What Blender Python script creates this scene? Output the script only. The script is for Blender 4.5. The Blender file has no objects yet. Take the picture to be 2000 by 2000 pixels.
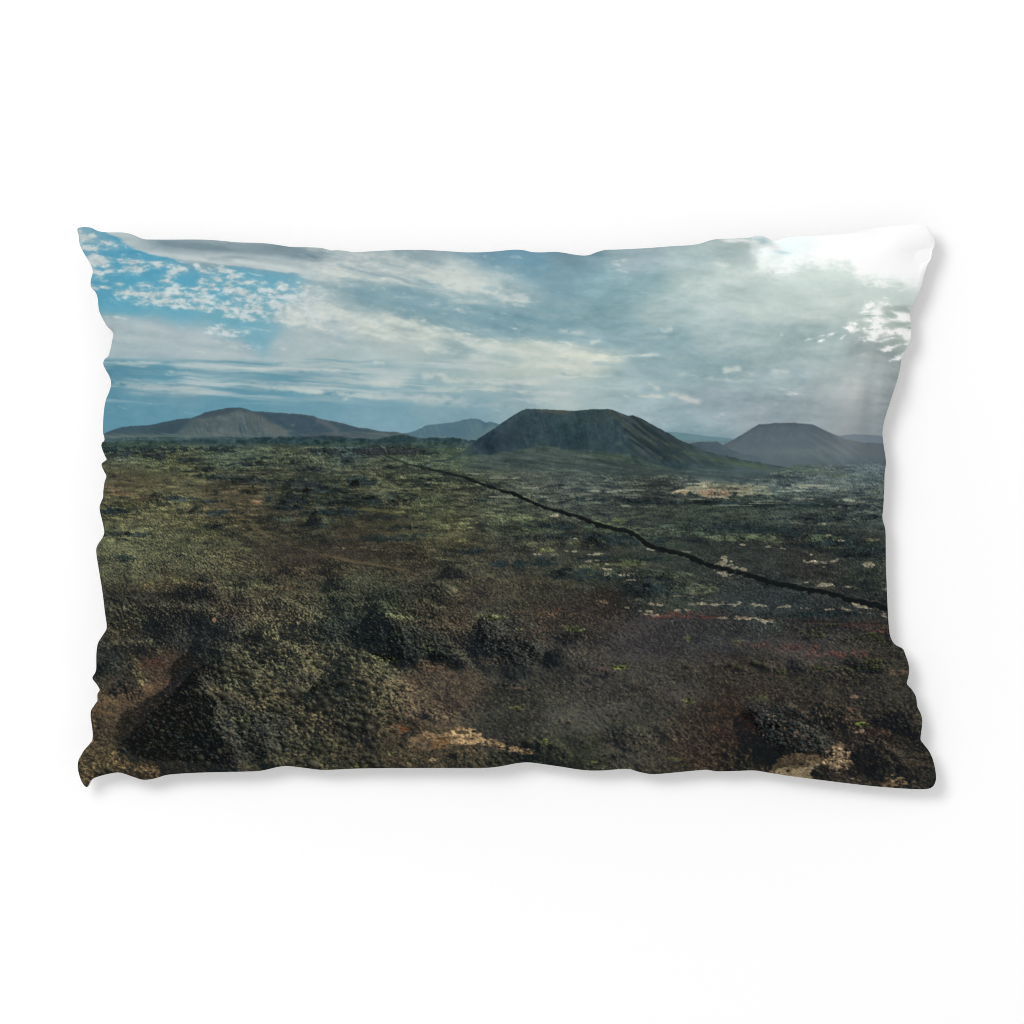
import numpy as np
# ---------------------------------------------------------------- helpers for the printed landscape
PX, PY, PW, PH = 140, 425, 1700, 1130          # print raster: one sample per 1/2000 of the picture width
F = np.float32

def sstep(a, b, x):
    t = np.clip((x - a) / (b - a), 0, 1)
    return t * t * (3 - 2 * t)

def bspline(n, s, off):
    """dense cubic B-spline weights: n samples, lattice spacing s"""
    t = np.arange(n) / s + off
    k = np.floor(t).astype(int)
    f = t - k
    m = int(k.max()) + 4
    w = np.zeros((n, m), F)
    i = np.arange(n)
    w[i, k] = (1 - f) ** 3 / 6
    w[i, k + 1] = (3 * f ** 3 - 6 * f ** 2 + 4) / 6
    w[i, k + 2] = (-3 * f ** 3 + 3 * f ** 2 + 3 * f + 1) / 6
    w[i, k + 3] = f ** 3 / 6
    return w

def fnoise(sx, sy, seed, h=PH, w=PW):
    """smooth random field, unit deviation, feature size sx by sy"""
    r = np.random.RandomState(seed)
    a = bspline(h, sy, r.rand()); b = bspline(w, sx, r.rand())
    n = a @ r.randn(a.shape[1], b.shape[1]).astype(F) @ b.T
    return n / n.std()

def ffbm(sx, sy, seed, octs=5, gain=.55, h=PH, w=PW, lo=1.3):
    out = 0; a = 1
    for o in range(octs):
        if min(sx, sy) < lo and o: break
        out = out + a * fnoise(max(sx, lo), max(sy, lo), seed + 17 * o, h, w)
        a *= gain; sx /= 2; sy /= 2
    return out / out.std()

def gnoise(x, y, seed):
    """gradient noise at arbitrary coordinates"""
    xi = np.floor(x).astype(np.int64); yi = np.floor(y).astype(np.int64)
    xf = (x - xi).astype(F); yf = (y - yi).astype(F)
    u = xf * xf * xf * (xf * (xf * 6 - 15) + 10); v = yf * yf * yf * (yf * (yf * 6 - 15) + 10)
    ang = np.random.RandomState(seed).rand(1024).astype(F) * 6.2831853
    gxt, gyt = np.cos(ang), np.sin(ang)
    def g(i, j, fx, fy):
        h = ((i * 374761393 + j * 668265263 + seed * 974711) & 0xffffffff)
        h = ((h ^ (h >> 13)) * 1274126177) & 0xffffffff
        h = (h ^ (h >> 16)) & 1023
        return gxt[h] * fx + gyt[h] * fy
    a = g(xi, yi, xf, yf); b = g(xi + 1, yi, xf - 1, yf)
    c = g(xi, yi + 1, xf, yf - 1); d = g(xi + 1, yi + 1, xf - 1, yf - 1)
    return ((a + (b - a) * u) * (1 - v) + (c + (d - c) * u) * v) / .27

def rfbm(X, Y, deg, sx, sy, seed, octs=5, gain=.55):
    """streaky fractal noise turned by deg (positive: running down to the right)"""
    c, s = np.cos(np.radians(deg)), np.sin(np.radians(deg))
    u = (X * c + Y * s) / sx; v = (-X * s + Y * c) / sy
    out = 0; a = 1
    for o in range(octs):
        out = out + a * gnoise(u * 2 ** o, v * 2 ** o, seed + o)
        a *= gain
    return out / out.std()

def blur(m, s):
    if s <= 0: return m
    r = max(1, int(round(s * .95)))
    for _ in range(3):
        for ax in (0, 1):
            p = [(0, 0), (0, 0)]; p[ax] = (r + 1, r)
            c = np.cumsum(np.pad(m, p, mode='edge'), axis=ax, dtype=np.float64)
            n = m.shape[ax]
            hi = np.take(c, np.arange(2 * r + 1, 2 * r + 1 + n), axis=ax); lo = np.take(c, np.arange(0, n), axis=ax)
            m = ((hi - lo) / (2 * r + 1)).astype(F)
    return m

def remap(a, x, y):
    h, w = a.shape
    x = np.clip(x, 0, w - 1.001); y = np.clip(y, 0, h - 1.001)
    i = x.astype(int); j = y.astype(int); f = (x - i).astype(F); g = (y - j).astype(F)
    return (a[j, i] * (1 - f) + a[j, i + 1] * f) * (1 - g) + (a[j + 1, i] * (1 - f) + a[j + 1, i + 1] * f) * g

def colour_field(samples, X, Y, sig, asp=1.0):
    """smooth colour field through scattered (x, y, r, g, b) samples"""
    step = 6
    xs = np.arange(0, X.shape[1] + step, step); ys = np.arange(0, X.shape[0] + step, step)
    gx, gy = np.meshgrid(xs + X[0, 0], ys + Y[0, 0])
    s = np.array(samples, float)
    d2 = (gx[..., None] - s[:, 0]) ** 2 + ((gy[..., None] - s[:, 1]) * asp) ** 2
    w = np.exp(-d2 / (2 * sig * sig)) + 1e-5 / (1 + d2 / sig ** 2) ** 2
    c = (w @ s[:, 2:]) / w.sum(-1, keepdims=True)
    ix = (X - X[0, 0]) / step; iy = (Y - Y[0, 0]) / step
    return np.stack([remap(c[..., k].astype(F), ix, iy) for k in range(3)], -1)

def poly(pts, X, Y):
    """hard polygon mask"""
    m = np.zeros(X.shape, bool)
    p = np.array(pts, float); q = np.roll(p, -1, 0)
    ycol = Y[:, 0]; xrow = X[0]
    for (x1, y1), (x2, y2) in zip(p, q):
        if y1 == y2: continue
        rows = (ycol >= min(y1, y2)) & (ycol < max(y1, y2))
        xc = x1 + (ycol[rows] - y1) * (x2 - x1) / (y2 - y1)
        m[rows] ^= xrow[None, :] < xc[:, None]
    return m.astype(F)

def under(line, X):
    """height of a skyline polyline at every column"""
    l = np.array(line, float)
    return np.interp(X[0], l[:, 0], l[:, 1])

def ell(cx, cy, rx, ry, deg, X, Y):
    c, s = np.cos(np.radians(deg)), np.sin(np.radians(deg))
    u = ((X - cx) * c + (Y - cy) * s) / rx; v = (-(X - cx) * s + (Y - cy) * c) / ry
    return np.sqrt(u * u + v * v)

def put(img, m, col):
    m = np.clip(m, 0, 1)[..., None]
    img += (np.asarray(col, F) - img) * m

def seg_dist(X, Y, pts):
    """distance to a polyline and the position along it"""
    best = np.full(X.shape, 1e9, F); tpos = np.zeros(X.shape, F); L = 0
    for (x1, y1), (x2, y2) in zip(pts[:-1], pts[1:]):
        dx, dy = x2 - x1, y2 - y1; n = dx * dx + dy * dy
        t = np.clip(((X - x1) * dx + (Y - y1) * dy) / n, 0, 1)
        d = np.hypot(X - x1 - t * dx, Y - y1 - t * dy)
        k = d < best
        best = np.where(k, d, best); tpos = np.where(k, L + t * n ** .5, tpos); L += n ** .5
    return best, tpos

# ---------------------------------------------------------------- the printed sky
SKY = [(165,460,120,170,190),(200,490,84,158,187),(260,490,78,155,185),(300,500,80,156,186),(250,550,80,158,186),(350,560,84,160,187),
(450,560,92,163,188),(520,580,100,165,186),(560,550,96,162,186),(200,560,84,156,182),(250,600,90,162,186),(350,610,96,164,186),(450,630,104,166,184),(510,665,118,168,184),
(220,650,160,178,184),(300,650,160,180,186),(380,660,165,182,188),(300,680,168,184,190),(420,690,170,186,190),(560,690,168,186,188),(440,720,150,176,182),
(300,715,92,145,163),(230,725,88,140,158),(400,725,110,152,166),(300,750,128,160,170),(300,790,92,145,165),(210,800,84,138,158),(210,830,88,142,160),(450,785,96,149,167),(350,760,120,155,168),
(500,730,130,164,174),(600,750,138,168,177),(600,790,108,155,171),(750,800,116,160,176),(750,830,122,162,178),(900,800,122,162,176),(850,770,135,170,178),
(750,720,172,190,190),(900,740,160,184,184),(1000,710,180,196,188),(650,720,160,182,184),
(620,530,178,192,192),(700,520,178,190,190),(800,520,185,196,192),(900,540,192,204,200),(980,560,182,198,196),(720,500,150,168,174),(820,500,132,156,167),(950,500,108,148,168),
(1020,520,108,154,174),(1100,540,122,160,172),(700,570,132,163,171),(820,585,118,155,168),(900,610,124,160,170),(1000,620,116,155,167),(1080,640,122,160,169),(1000,590,140,170,176),
(600,600,180,194,194),(660,620,180,194,194),(620,660,172,188,190),(760,640,176,190,187),(850,660,178,192,187),(880,690,150,175,178),(950,700,172,190,184),(1050,690,188,202,191),(1150,700,196,206,195),(1080,720,182,198,190),
(1180,560,130,165,174),(1180,620,134,165,172),(1180,660,128,162,171),(1250,510,146,172,180),(1250,560,138,170,177),(1300,600,156,179,180),(1350,560,170,190,188),
(1420,560,180,197,194),(1500,580,184,200,196),(1600,580,184,200,196),(1650,600,182,197,193),(1300,680,132,163,171),(1400,650,158,179,181),(1400,720,138,167,173),
(1500,680,158,180,181),(1600,680,164,184,184),(1650,720,164,181,183),(1500,740,148,172,178),(1300,740,146,174,179),(1250,780,150,178,184),(1200,760,156,182,185),
(1100,770,166,188,188),(1000,780,138,170,178),(1400,790,152,172,180),(1350,830,135,165,175),(1500,800,148,166,174),(1600,800,150,167,173),(1700,800,168,178,181),
(1650,780,176,187,188),(1700,700,156,170,170),(1700,840,154,165,170),(1420,470,158,176,176),(1350,500,162,183,184),(1250,490,148,168,175),(1120,500,112,145,158),
(1600,540,190,206,201),(1700,600,190,205,200),(1750,650,180,192,188),(450,480,128,148,157),(550,500,140,158,166),(600,495,115,140,152),(400,485,132,152,160),(640,500,160,175,180)]

def paint_sky(img, X, Y):
    h, w = X.shape
    img[:] = colour_field(SKY, X, Y, 30, 1.5)
    wa = ffbm(70, 30, 11, 5, .55, h, w); wb = ffbm(70, 30, 12, 5, .55, h, w)
    fine = np.clip(ffbm(26, 12, 13, 5, .62, h, w), -2.2, 2.2); tiny = np.clip(ffbm(8, 5, 14, 3, .6, h, w), -2, 2)
    # ---- upper left: blue sky with a diagonal bank and a flock of small clouds
    xw = X + wa * 5; yw = Y + wb * 4
    bank = poly([(228,466),(262,482),(300,497),(350,510),(420,518),(500,529),(575,532),(640,560),(760,560),(760,420),(200,420),(200,452)], X, Y)
    bank = blur(bank, 7)
    st = rfbm(X, Y, 8, 150, 15, 31, 4, .48)
    bm = sstep(.32, .62, bank + .10 * st + .05 * fine)
    top = np.exp(-((Y - (474 + .06 * (X - 300))) / 15) ** 2) * sstep(240, 330, X) * sstep(760, 560, X)
    col = np.array([184, 196, 197], F) + st[..., None] * np.array([7, 6, 5], F)
    dk = np.clip(top * 1.05 + .14 * st * sstep(500, 480, Y), 0, 1)[..., None]
    col = col + (np.array([120, 142, 152], F) - col) * dk
    put(img, bm * sstep(700, 560, X) * .96, col)
    put(img, .75 * np.exp(-(ell(592, 494, 34, 8, -4, xw, yw)) ** 2), (98, 128, 142))
    put(img, .5 * np.exp(-(ell(450, 503, 60, 5, 6, xw, yw)) ** 2), (118, 142, 152))
    # flock
    dens = np.full(X.shape, -2.2, F)
    B = [(170,463,34,9,16),(205,472,26,7,16),(170,484,24,7,5),(192,512,34,9,14),(176,503,14,6,10),(262,513,24,8,10),(262,524,18,8,0),(310,518,26,7,6),(330,540,14,9,-20),(326,550,12,5,10),(345,529,14,6,-10),
         (186,532,18,8,20),(214,529,9,4,0),(182,556,8,4,10),(205,555,12,3,15),(234,551,8,4,0),(287,552,14,5,0),(255,568,28,6,-6),(275,571,14,5,0),
         (330,575,52,12,3),(322,588,52,10,6),(285,582,18,4,10),(360,595,24,6,4),(342,600,24,3,5),(400,592,30,7,2),(398,607,20,5,8),
         (385,519,6,5,0),(398,527,12,5,10),(428,528,14,7,5),(448,528,10,3,10),(422,545,22,6,2),(386,551,8,5,0),(460,540,12,4,0),(480,551,28,6,6),(448,562,14,10,-50),(402,568,28,6,-4),(412,558,10,4,0),
         (470,572,30,8,8),(480,585,34,10,8),(450,605,34,8,8),(520,568,34,7,8),(560,580,44,10,10),(545,600,44,10,10),(500,605,40,9,6),(475,620,24,5,4),(590,600,40,10,10),(560,618,50,9,8),(610,580,30,9,10),
         (555,554,9,4,0),(610,615,50,14,8),(440,647,32,6,5),(462,655,14,4,5),(434,668,18,4,16),(470,676,26,5,10),(430,655,6,2,0),(560,560,20,5,0),(600,560,30,7,8)]
    for (cx, cy, rx, ry, dg) in B:
        dens = np.maximum(dens, 1.12 - ell(cx, cy, rx * 1.05, ry * 1.12, dg, X + wa * 3, Y + wb * 2.2))
    frac = np.clip(.75 * rfbm(X + wa * 2, Y + wb * 1.5, 4, 30, 13, 15, 5, .66) + .5 * ffbm(11, 6, 16, 3, .7, h, w), -2.2, 2.2)
    fl = sstep(-.62, 1.05, dens + .50 * frac + .12 * tiny)
    wisp = .30 * sstep(-.9, .25, dens + .35 * frac)
    lim = sstep(690, 600, X)
    cl = np.array([186, 198, 199], F) + (frac * 7 + tiny * 4)[..., None] - np.clip(.35 - dens, 0, 1)[..., None] * np.array([20, 10, 6], F)
    put(img, np.maximum(fl * .95, wisp) * lim, cl)
    # veil under the blue
    veil = sstep(-8, 16, Y - under([(140,610),(200,617),(300,624),(380,638),(430,646),(480,668),(520,676),(560,640),(640,600)], X)[None] + wb * 4)
    gap = np.exp(-(ell(512, 664, 34, 20, 60, xw, yw)) ** 2)
    vm = veil * sstep(712, 698, Y + wb * 1.5) * sstep(640, 520, X) * (1 - .75 * gap)
    vs = rfbm(X, Y, 6, 160, 22, 41, 4)
    put(img, vm * .72, np.array([168, 184, 188], F) + vs[..., None] * np.array([6, 4, 3], F))
    put(img, .55 * gap, (112, 166, 186))
    # ---- low streaked belt on the left
    sb = rfbm(X, Y + wb * 1.5, 2.5, 170, 11, 51, 4, .5)
    belt = sstep(696, 712, Y) * sstep(800, 765, Y) * sstep(1300, 950, X)
    put(img, belt * np.clip(sb * .42, 0, .75), (186, 198, 198))
    put(img, belt * np.clip(-sb * .36, 0, .7) * sstep(900, 600, X), (84, 142, 162))
    def streak(x1, y1, x2, y2, th, col, a, rag=.5):
        d, _ = seg_dist(X, Y + wb * 1.6 + wa * .7, [(x1, y1), (x2, y2)])
        L = np.hypot(x2 - x1, y2 - y1); t = ((X - x1) * (x2 - x1) + (Y - y1) * (y2 - y1)) / L ** 2
        e = sstep(-.02, .22, t) * sstep(1.02, .75, t)
        put(img, a * .82 * e * np.clip(np.exp(-(d / (th * 1.25)) ** 2) * (1 + rag * fine * .7 + .25 * tiny), 0, 1), col)
    streak(195, 716, 360, 720, 8, (84, 140, 160), .8); streak(200, 733, 380, 745, 9, (82, 142, 164), .8); streak(350, 728, 560, 745, 7, (100, 150, 166), .6)
    streak(210, 709, 330, 711, 2.2, (186, 198, 196), .8); streak(330, 717, 460, 723, 2.5, (170, 188, 190), .6); streak(190, 747, 420, 766, 6, (160, 178, 180), .7); streak(240, 755, 480, 772, 4, (166, 182, 184), .6)
    streak(460, 722, 700, 728, 3.5, (190, 200, 196), .8); streak(480, 755, 680, 772, 3, (192, 202, 198), .85); streak(470, 750, 620, 757, 3, (168, 186, 188), .6)
    streak(560, 733, 760, 740, 4, (112, 154, 170), .6); streak(420, 765, 640, 778, 3.5, (92, 146, 166), .7); streak(520, 728, 640, 732, 4, (96, 150, 170), .6)
    streak(590, 765, 760, 778, 4, (192, 202, 198), .85); streak(680, 772, 940, 786, 6, (180, 194, 192), .8); streak(600, 778, 820, 790, 3, (112, 158, 174), .7)
    streak(720, 748, 800, 754, 5, (190, 200, 196), .8); streak(700, 734, 745, 746, 3, (184, 196, 192), .6); streak(820, 738, 880, 736, 6, (200, 208, 202), .75); streak(835, 745, 870, 752, 5, (140, 172, 182), .7)
    streak(850, 742, 1010, 750, 4, (196, 206, 198), .8); streak(930, 758, 1040, 770, 5, (196, 204, 194), .75); streak(820, 762, 920, 764, 4, (188, 200, 194), .7); streak(980, 748, 1080, 750, 4, (198, 206, 196), .8)
    streak(880, 768, 1060, 776, 3, (136, 170, 180), .6); streak(800, 788, 1040, 798, 3, (164, 184, 186), .5); streak(1000, 745, 1070, 752, 4, (196, 206, 198), .7); streak(1030, 775, 1140, 795, 7, (182, 198, 194), .7)
    streak(1010, 765, 1120, 773, 3, (186, 200, 194), .6); streak(728, 709, 756, 713, 2.5, (192, 204, 198), .8)
    put(img, .55 * sstep(774, 800, Y) * sstep(860, 830, Y) * sstep(700, 420, X), (90, 145, 165))
    # ---- the bright middle: streams running down to the right
    sc = rfbm(X + wa * 4, Y + wb * 3, 13, 150, 24, 61, 5, .48)
    sf = rfbm(X + wa * 3, Y + wb * 2, 10, 60, 15, 67, 5, .55)
    mid = sstep(560, 640, X) * sstep(1120, 960, X) * sstep(700, 640, Y)
    band1 = np.exp(-((Y - np.interp(X, [600, 800, 930, 1060], [515, 535, 565, 585])) / 34) ** 2) * sstep(1060, 960, X) * sstep(560, 640, X)
    put(img, np.clip(band1 * (.45 + .30 * sf + .2 * sc), 0, .85), (202, 210, 204))
    put(img, mid * np.clip(-sc * .25 - .05, 0, .45), (124, 155, 166))
    # dark slanting mass and its bright lower edge
    dk = blur(poly([(670,560),(740,556),(820,568),(870,585),(940,596),(1040,600),(1120,640),(1200,660),(1185,685),(1130,672),(1040,668),(960,668),(880,648),(800,630),(740,605),(690,590)], X, Y), 11)
    put(img, .62 * sstep(.25, .8, dk + .09 * sc + .05 * sf), np.array([122, 158, 169], F) + sc[..., None] * np.array([8, 6, 5], F))
    br = blur(poly([(560,600),(640,592),(720,618),(820,636),(920,662),(1000,672),(1100,672),(1160,694),(1190,702),(1150,712),(1060,718),(960,708),(860,690),(760,664),(640,640),(560,640)], X, Y), 8)
    put(img, np.clip(sstep(.2, .75, br + .12 * sf + .05 * fine) * (.55 + .22 * sf + .14 * fine), 0, .92), (203, 211, 203))
    put(img, .7 * np.exp(-(ell(905, 688, 46, 9, 6, X + wa * 8, Y + wb * 5)) ** 2), (140, 168, 175)); put(img, .55 * np.exp(-(ell(980, 702, 40, 10, 8, X + wa * 8, Y + wb * 5)) ** 2), (150, 178, 180))
    for a in [(795,625,845,627,5,(204,210,200),.7),(742,615,800,628,5,(192,202,194),.6),(935,560,1000,588,7,(216,220,210),.75),(860,545,940,580,7,(206,213,206),.75),(870,588,960,590,4,(206,212,204),.5),(1000,592,1030,598,3,(204,212,206),.5),
              (940,566,975,563,4,(128,172,192),.7),(900,570,950,576,3,(150,180,190),.6),(950,578,990,584,4,(150,178,186),.5),(995,574,1040,582,6,(202,210,208),.7),(1040,560,1080,575,9,(140,166,176),.4),(870,528,960,548,5,(196,204,200),.6),
              (1030,612,1160,628,5,(150,174,178),.5),(1085,648,1150,654,4,(188,200,196),.7),(1150,674,1175,668,3,(204,210,198),.7),(1010,640,1080,646,4,(146,172,176),.5),(1060,600,1160,585,7,(150,172,178),.4),
              (1080,698,1205,700,3.5,(214,218,200),.9),(1100,708,1230,706,3,(208,214,200),.8),(1000,715,1140,722,3,(206,212,198),.7),(1160,700,1295,697,2,(206,212,200),.8),(1150,715,1215,716,3,(148,176,180),.7),(1090,733,1140,734,3,(140,168,170),.7),(1075,738,1200,737,2,(204,212,200),.7),
              (1100,731,1135,732,2,(206,210,196),.6),(1180,728,1320,738,6,(128,160,172),.55),(1200,712,1380,716,8,(126,160,172),.5)]:
        streak(*a)
    put(img, np.clip((frac - .5) * .16, 0, .35) * mid * sstep(440, 560, X), (212, 217, 210)); put(img, np.clip((-frac - .6) * .16, 0, .3) * mid, (136, 166, 176))
    # ---- grey cloud on the right
    sg = rfbm(X + wa * 5, Y + wb * 4, -8, 170, 44, 71, 4, .45)
    gm = sstep(1040, 1180, X)
    img += (gm * (sg * 5.0 + frac * 1.5 + rfbm(X + wa * 4, Y + wb * 4, 4, 60, 16, 77, 5, .6) * 3.0))[..., None] * np.array([1, .8, .75], F)
    for a in [(1286,648,1314,648,5,(190,206,202),.8),(1180,655,1260,668,6,(150,174,178),.4),(1240,667,1340,662,4,(160,182,184),.5),(1300,702,1345,702,4,(170,188,186),.6),(1405,727,1450,722,4,(204,212,206),.8),(1440,733,1475,736,3,(190,202,200),.6),
              (1370,742,1470,744,3.5,(186,200,198),.7),(1500,729,1545,727,5,(196,208,206),.7),(1240,774,1300,776,2.5,(202,206,196),.85),(1262,750,1290,762,3,(196,204,194),.75),(1300,770,1345,772,4,(206,208,198),.7),(1320,772,1370,788,4,(210,208,198),.75),
              (1640,742,1680,745,4,(198,208,204),.6),(1580,780,1650,790,6,(160,178,180),.4),(1570,800,1700,802,4,(146,164,170),.4),(1300,792,1400,800,5,(146,168,176),.4),(1520,650,1528,650,3,(204,214,208),.5)]:
        streak(*a)
    # ---- the sun's glow in the upper right corner
    edge = under([(140,380),(1400,380),(1440,470),(1470,505),(1484,523),(1516,531),(1545,520),(1581,515),(1633,515),(1660,524),(1674,545),(1710,549),(1750,551),(1790,560),(1840,566)], X)[None]
    rag = frac * 5.5 + tiny * 1.6
    glow = sstep(95, -8, Y - edge + rag) * sstep(1400, 1560, X)
    put(img, .5 * glow, (226, 238, 233))
    sun = sstep(22, -20, Y - edge + rag) * sstep(1440, 1500, X + rag)
    put(img, sun, (251, 253, 252))
    put(img, np.exp(-(ell(1535, 492, 60, 26, -25, xw, yw)) ** 2) * .6 * sun, (216, 238, 240))
    put(img, np.clip(1.4 - ell(1490, 470, 22, 16, 30, xw, yw) + .15 * fine, 0, 1) * .9, (164, 190, 198)); put(img, np.clip(1.3 - ell(1525, 500, 18, 7, 5, xw, yw) + .2 * fine, 0, 1) * .7, (178, 208, 214))
    put(img, np.clip(1.25 - ell(1508, 487, 18, 7, 10, xw, yw) + .25 * fine, 0, 1), (236, 234, 234)); put(img, np.clip(1.3 - ell(1445, 470, 34, 5, 4, xw, yw) + .3 * fine, 0, 1) * .8, (222, 226, 224)); put(img, np.clip(1.3 - ell(1476, 480, 6, 10, -20, xw, yw) + .2 * fine, 0, 1) * .8, (226, 232, 230))
    put(img, .45 * np.exp(-(ell(1460, 483, 34, 8, -3, xw, yw)) ** 2), (150, 168, 164)); put(img, .8 * np.clip(1.2 - ell(1500, 517, 40, 6, -22, xw, yw) + .3 * fine, 0, 1), (232, 240, 236))
    # far edge greys a little, then the torn openings below the glow
    right = sstep(1755, 1800, X + wa * 3) * sstep(620, 560, Y)
    put(img, .5 * right, (250, 249, 250))
    T = [(1706,608,18,12,-20),(1716,598,14,6,-30),(1690,600,14,4,-25),(1695,614,12,3,0),(1690,628,14,4,5),(1716,630,22,5,-5),(1706,640,16,8,-10),(1740,607,30,7,10),(1765,616,18,10,0),(1740,646,30,7,-8),(1712,655,26,6,-15),(1697,660,8,10,60),(1658,640,9,7,50),(1664,634,6,4,0),
         (1627,651,7,3,-25),(1606,664,8,2.5,-10),(1648,657,6,2,-30),(1585,661,12,2,-12),(1770,660,14,12,0),(1735,665,14,4,-20),(1745,680,16,4,-20),(1752,700,16,3,-25),(1760,650,14,6,0)]
    td = np.full(X.shape, -2, F)
    for t in T: td = np.maximum(td, 1.2 - ell(t[0], t[1], t[2], t[3], t[4], X + wa * 3, Y + wb * 2.5))
    put(img, .8 * sstep(-.9, .5, td + .4 * frac) * .42, (226, 236, 230))
    put(img, sstep(-.45, 1.15, td - .1 + .60 * frac + .15 * tiny), (248, 249, 246))
    for t in [(1745,601,26,5,4),(1735,614,14,6,20),(1752,633,24,6,4),(1770,640,16,4,0),(1695,618,12,2.5,5),(1700,645,8,2,0),(1745,672,22,7,-10),(1765,600,14,7,0)]:
        put(img, .85 * np.clip(1.25 - ell(*t, X + wa * 3, Y + wb * 2.5) + .25 * fine, 0, 1), (160, 176, 172))
    # rays under the glow
    ang = (X - 1775) / (Y - 300)
    ray = np.interp(ang, np.linspace(-.9, .2, 90), np.convolve(np.random.RandomState(5).randn(94), np.ones(5) / 5, 'valid'))
    rm = sstep(1380, 1620, X) * sstep(600, 690, Y) * sstep(866, 800, Y)
    img += (rm * ray * 8)[..., None] * np.array([1, .95, .9], F)
    put(img, .38 * np.exp(-((X - 1652 + (Y - 800) * .12) / 26) ** 2) * sstep(690, 760, Y) * sstep(870, 780, Y), (196, 202, 200))
    put(img, .3 * np.exp(-((X - 1692 + (Y - 800) * .1) / 14) ** 2) * sstep(720, 770, Y), (140, 148, 150))
    lum = (img @ np.array([.3, .59, .11], F))[..., None]
    img += (lum - img) * (.10 + .08 * sstep(700, 1000, X) * sstep(620, 760, Y))[..., None]
    img += (sstep(1050, 1350, X) * sstep(860, 700, Y))[..., None] * np.array([7, 7, 6], F)
    # haze line above the horizon and very fine grain
    img += (fine * 1.3 + tiny * 1.1)[..., None]
    return img
# ---------------------------------------------------------------- light and shade of the printed lava field
MOUNDS = [(560,1390,245,88),(440,1376,140,70),(620,1300,90,30),(520,1290,80,30),(350,1440,90,34),(400,1290,60,36),(720,1380,120,46),(640,1345,150,58),(520,1440,150,36),(480,1320,90,40),
          (800,1268,95,46),(755,1252,60,38),(872,1284,42,30),(1000,1284,72,56),(958,1252,42,42),(1045,1270,40,34),(1115,1246,32,18),(1085,1290,42,16),(990,1334,24,15),(902,1300,26,14),(700,1266,60,30),(660,1256,70,30),(840,1250,60,34),(910,1262,40,28),(780,1290,50,22),
          (330,1252,70,28),(385,1232,46,30),(510,1258,60,26),(298,1264,30,14),(212,1300,52,30),(262,1347,36,28),(330,1192,120,16),(240,1182,80,14),(620,1244,70,26),(410,1190,40,16),(560,1225,60,12),
          (740,1168,110,26),(850,1162,50,28),(910,1126,52,18),(690,1142,50,12),(405,1140,26,12),(480,1138,30,11),(530,1136,24,12),(790,1196,90,10),(600,1180,80,12),(480,1180,70,10),
          (1535,1456,92,50),(1482,1420,48,34),(1592,1452,50,34),(1505,1450,50,30),
          (540,957,130,9),(625,968,70,8),(432,1026,42,17),(540,1021,34,9),(622,1026,22,15),(565,987,32,17),(712,953,28,15),(740,950,30,8),(610,919,16,5),(650,889,26,8),(500,916,50,5),(600,905,50,5),(330,982,70,6),(410,982,30,6),(420,1006,40,7),(240,1050,60,6),(215,1006,40,6),(800,985,60,6),(700,985,60,7),(650,1010,50,5),(470,1092,40,9),(400,1095,50,7),
          (1100,1056,60,11),(1185,1063,70,15),(1290,1142,120,20),(1440,1056,90,11),(1570,1054,80,10),(1670,1078,60,13),(1060,1032,50,8),(1250,1030,70,7),(1180,1118,60,9),(1370,1032,70,6),(1480,1010,80,5),(1620,1012,70,6),(1130,1120,60,10),
          (1500,1300,30,8),(1440,1306,30,8),(1600,1310,60,8),(1700,1304,40,9),(1590,1244,40,8),(1710,1252,40,8),(1180,1310,40,7),(1330,1425,50,14),(1230,1440,50,10),(1700,1480,70,16),(1640,1400,60,10),(1760,1420,50,12),(1420,1480,60,10),(1060,1480,60,14),(940,1490,60,12),(820,1385,50,16),(860,1402,40,12)]

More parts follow.
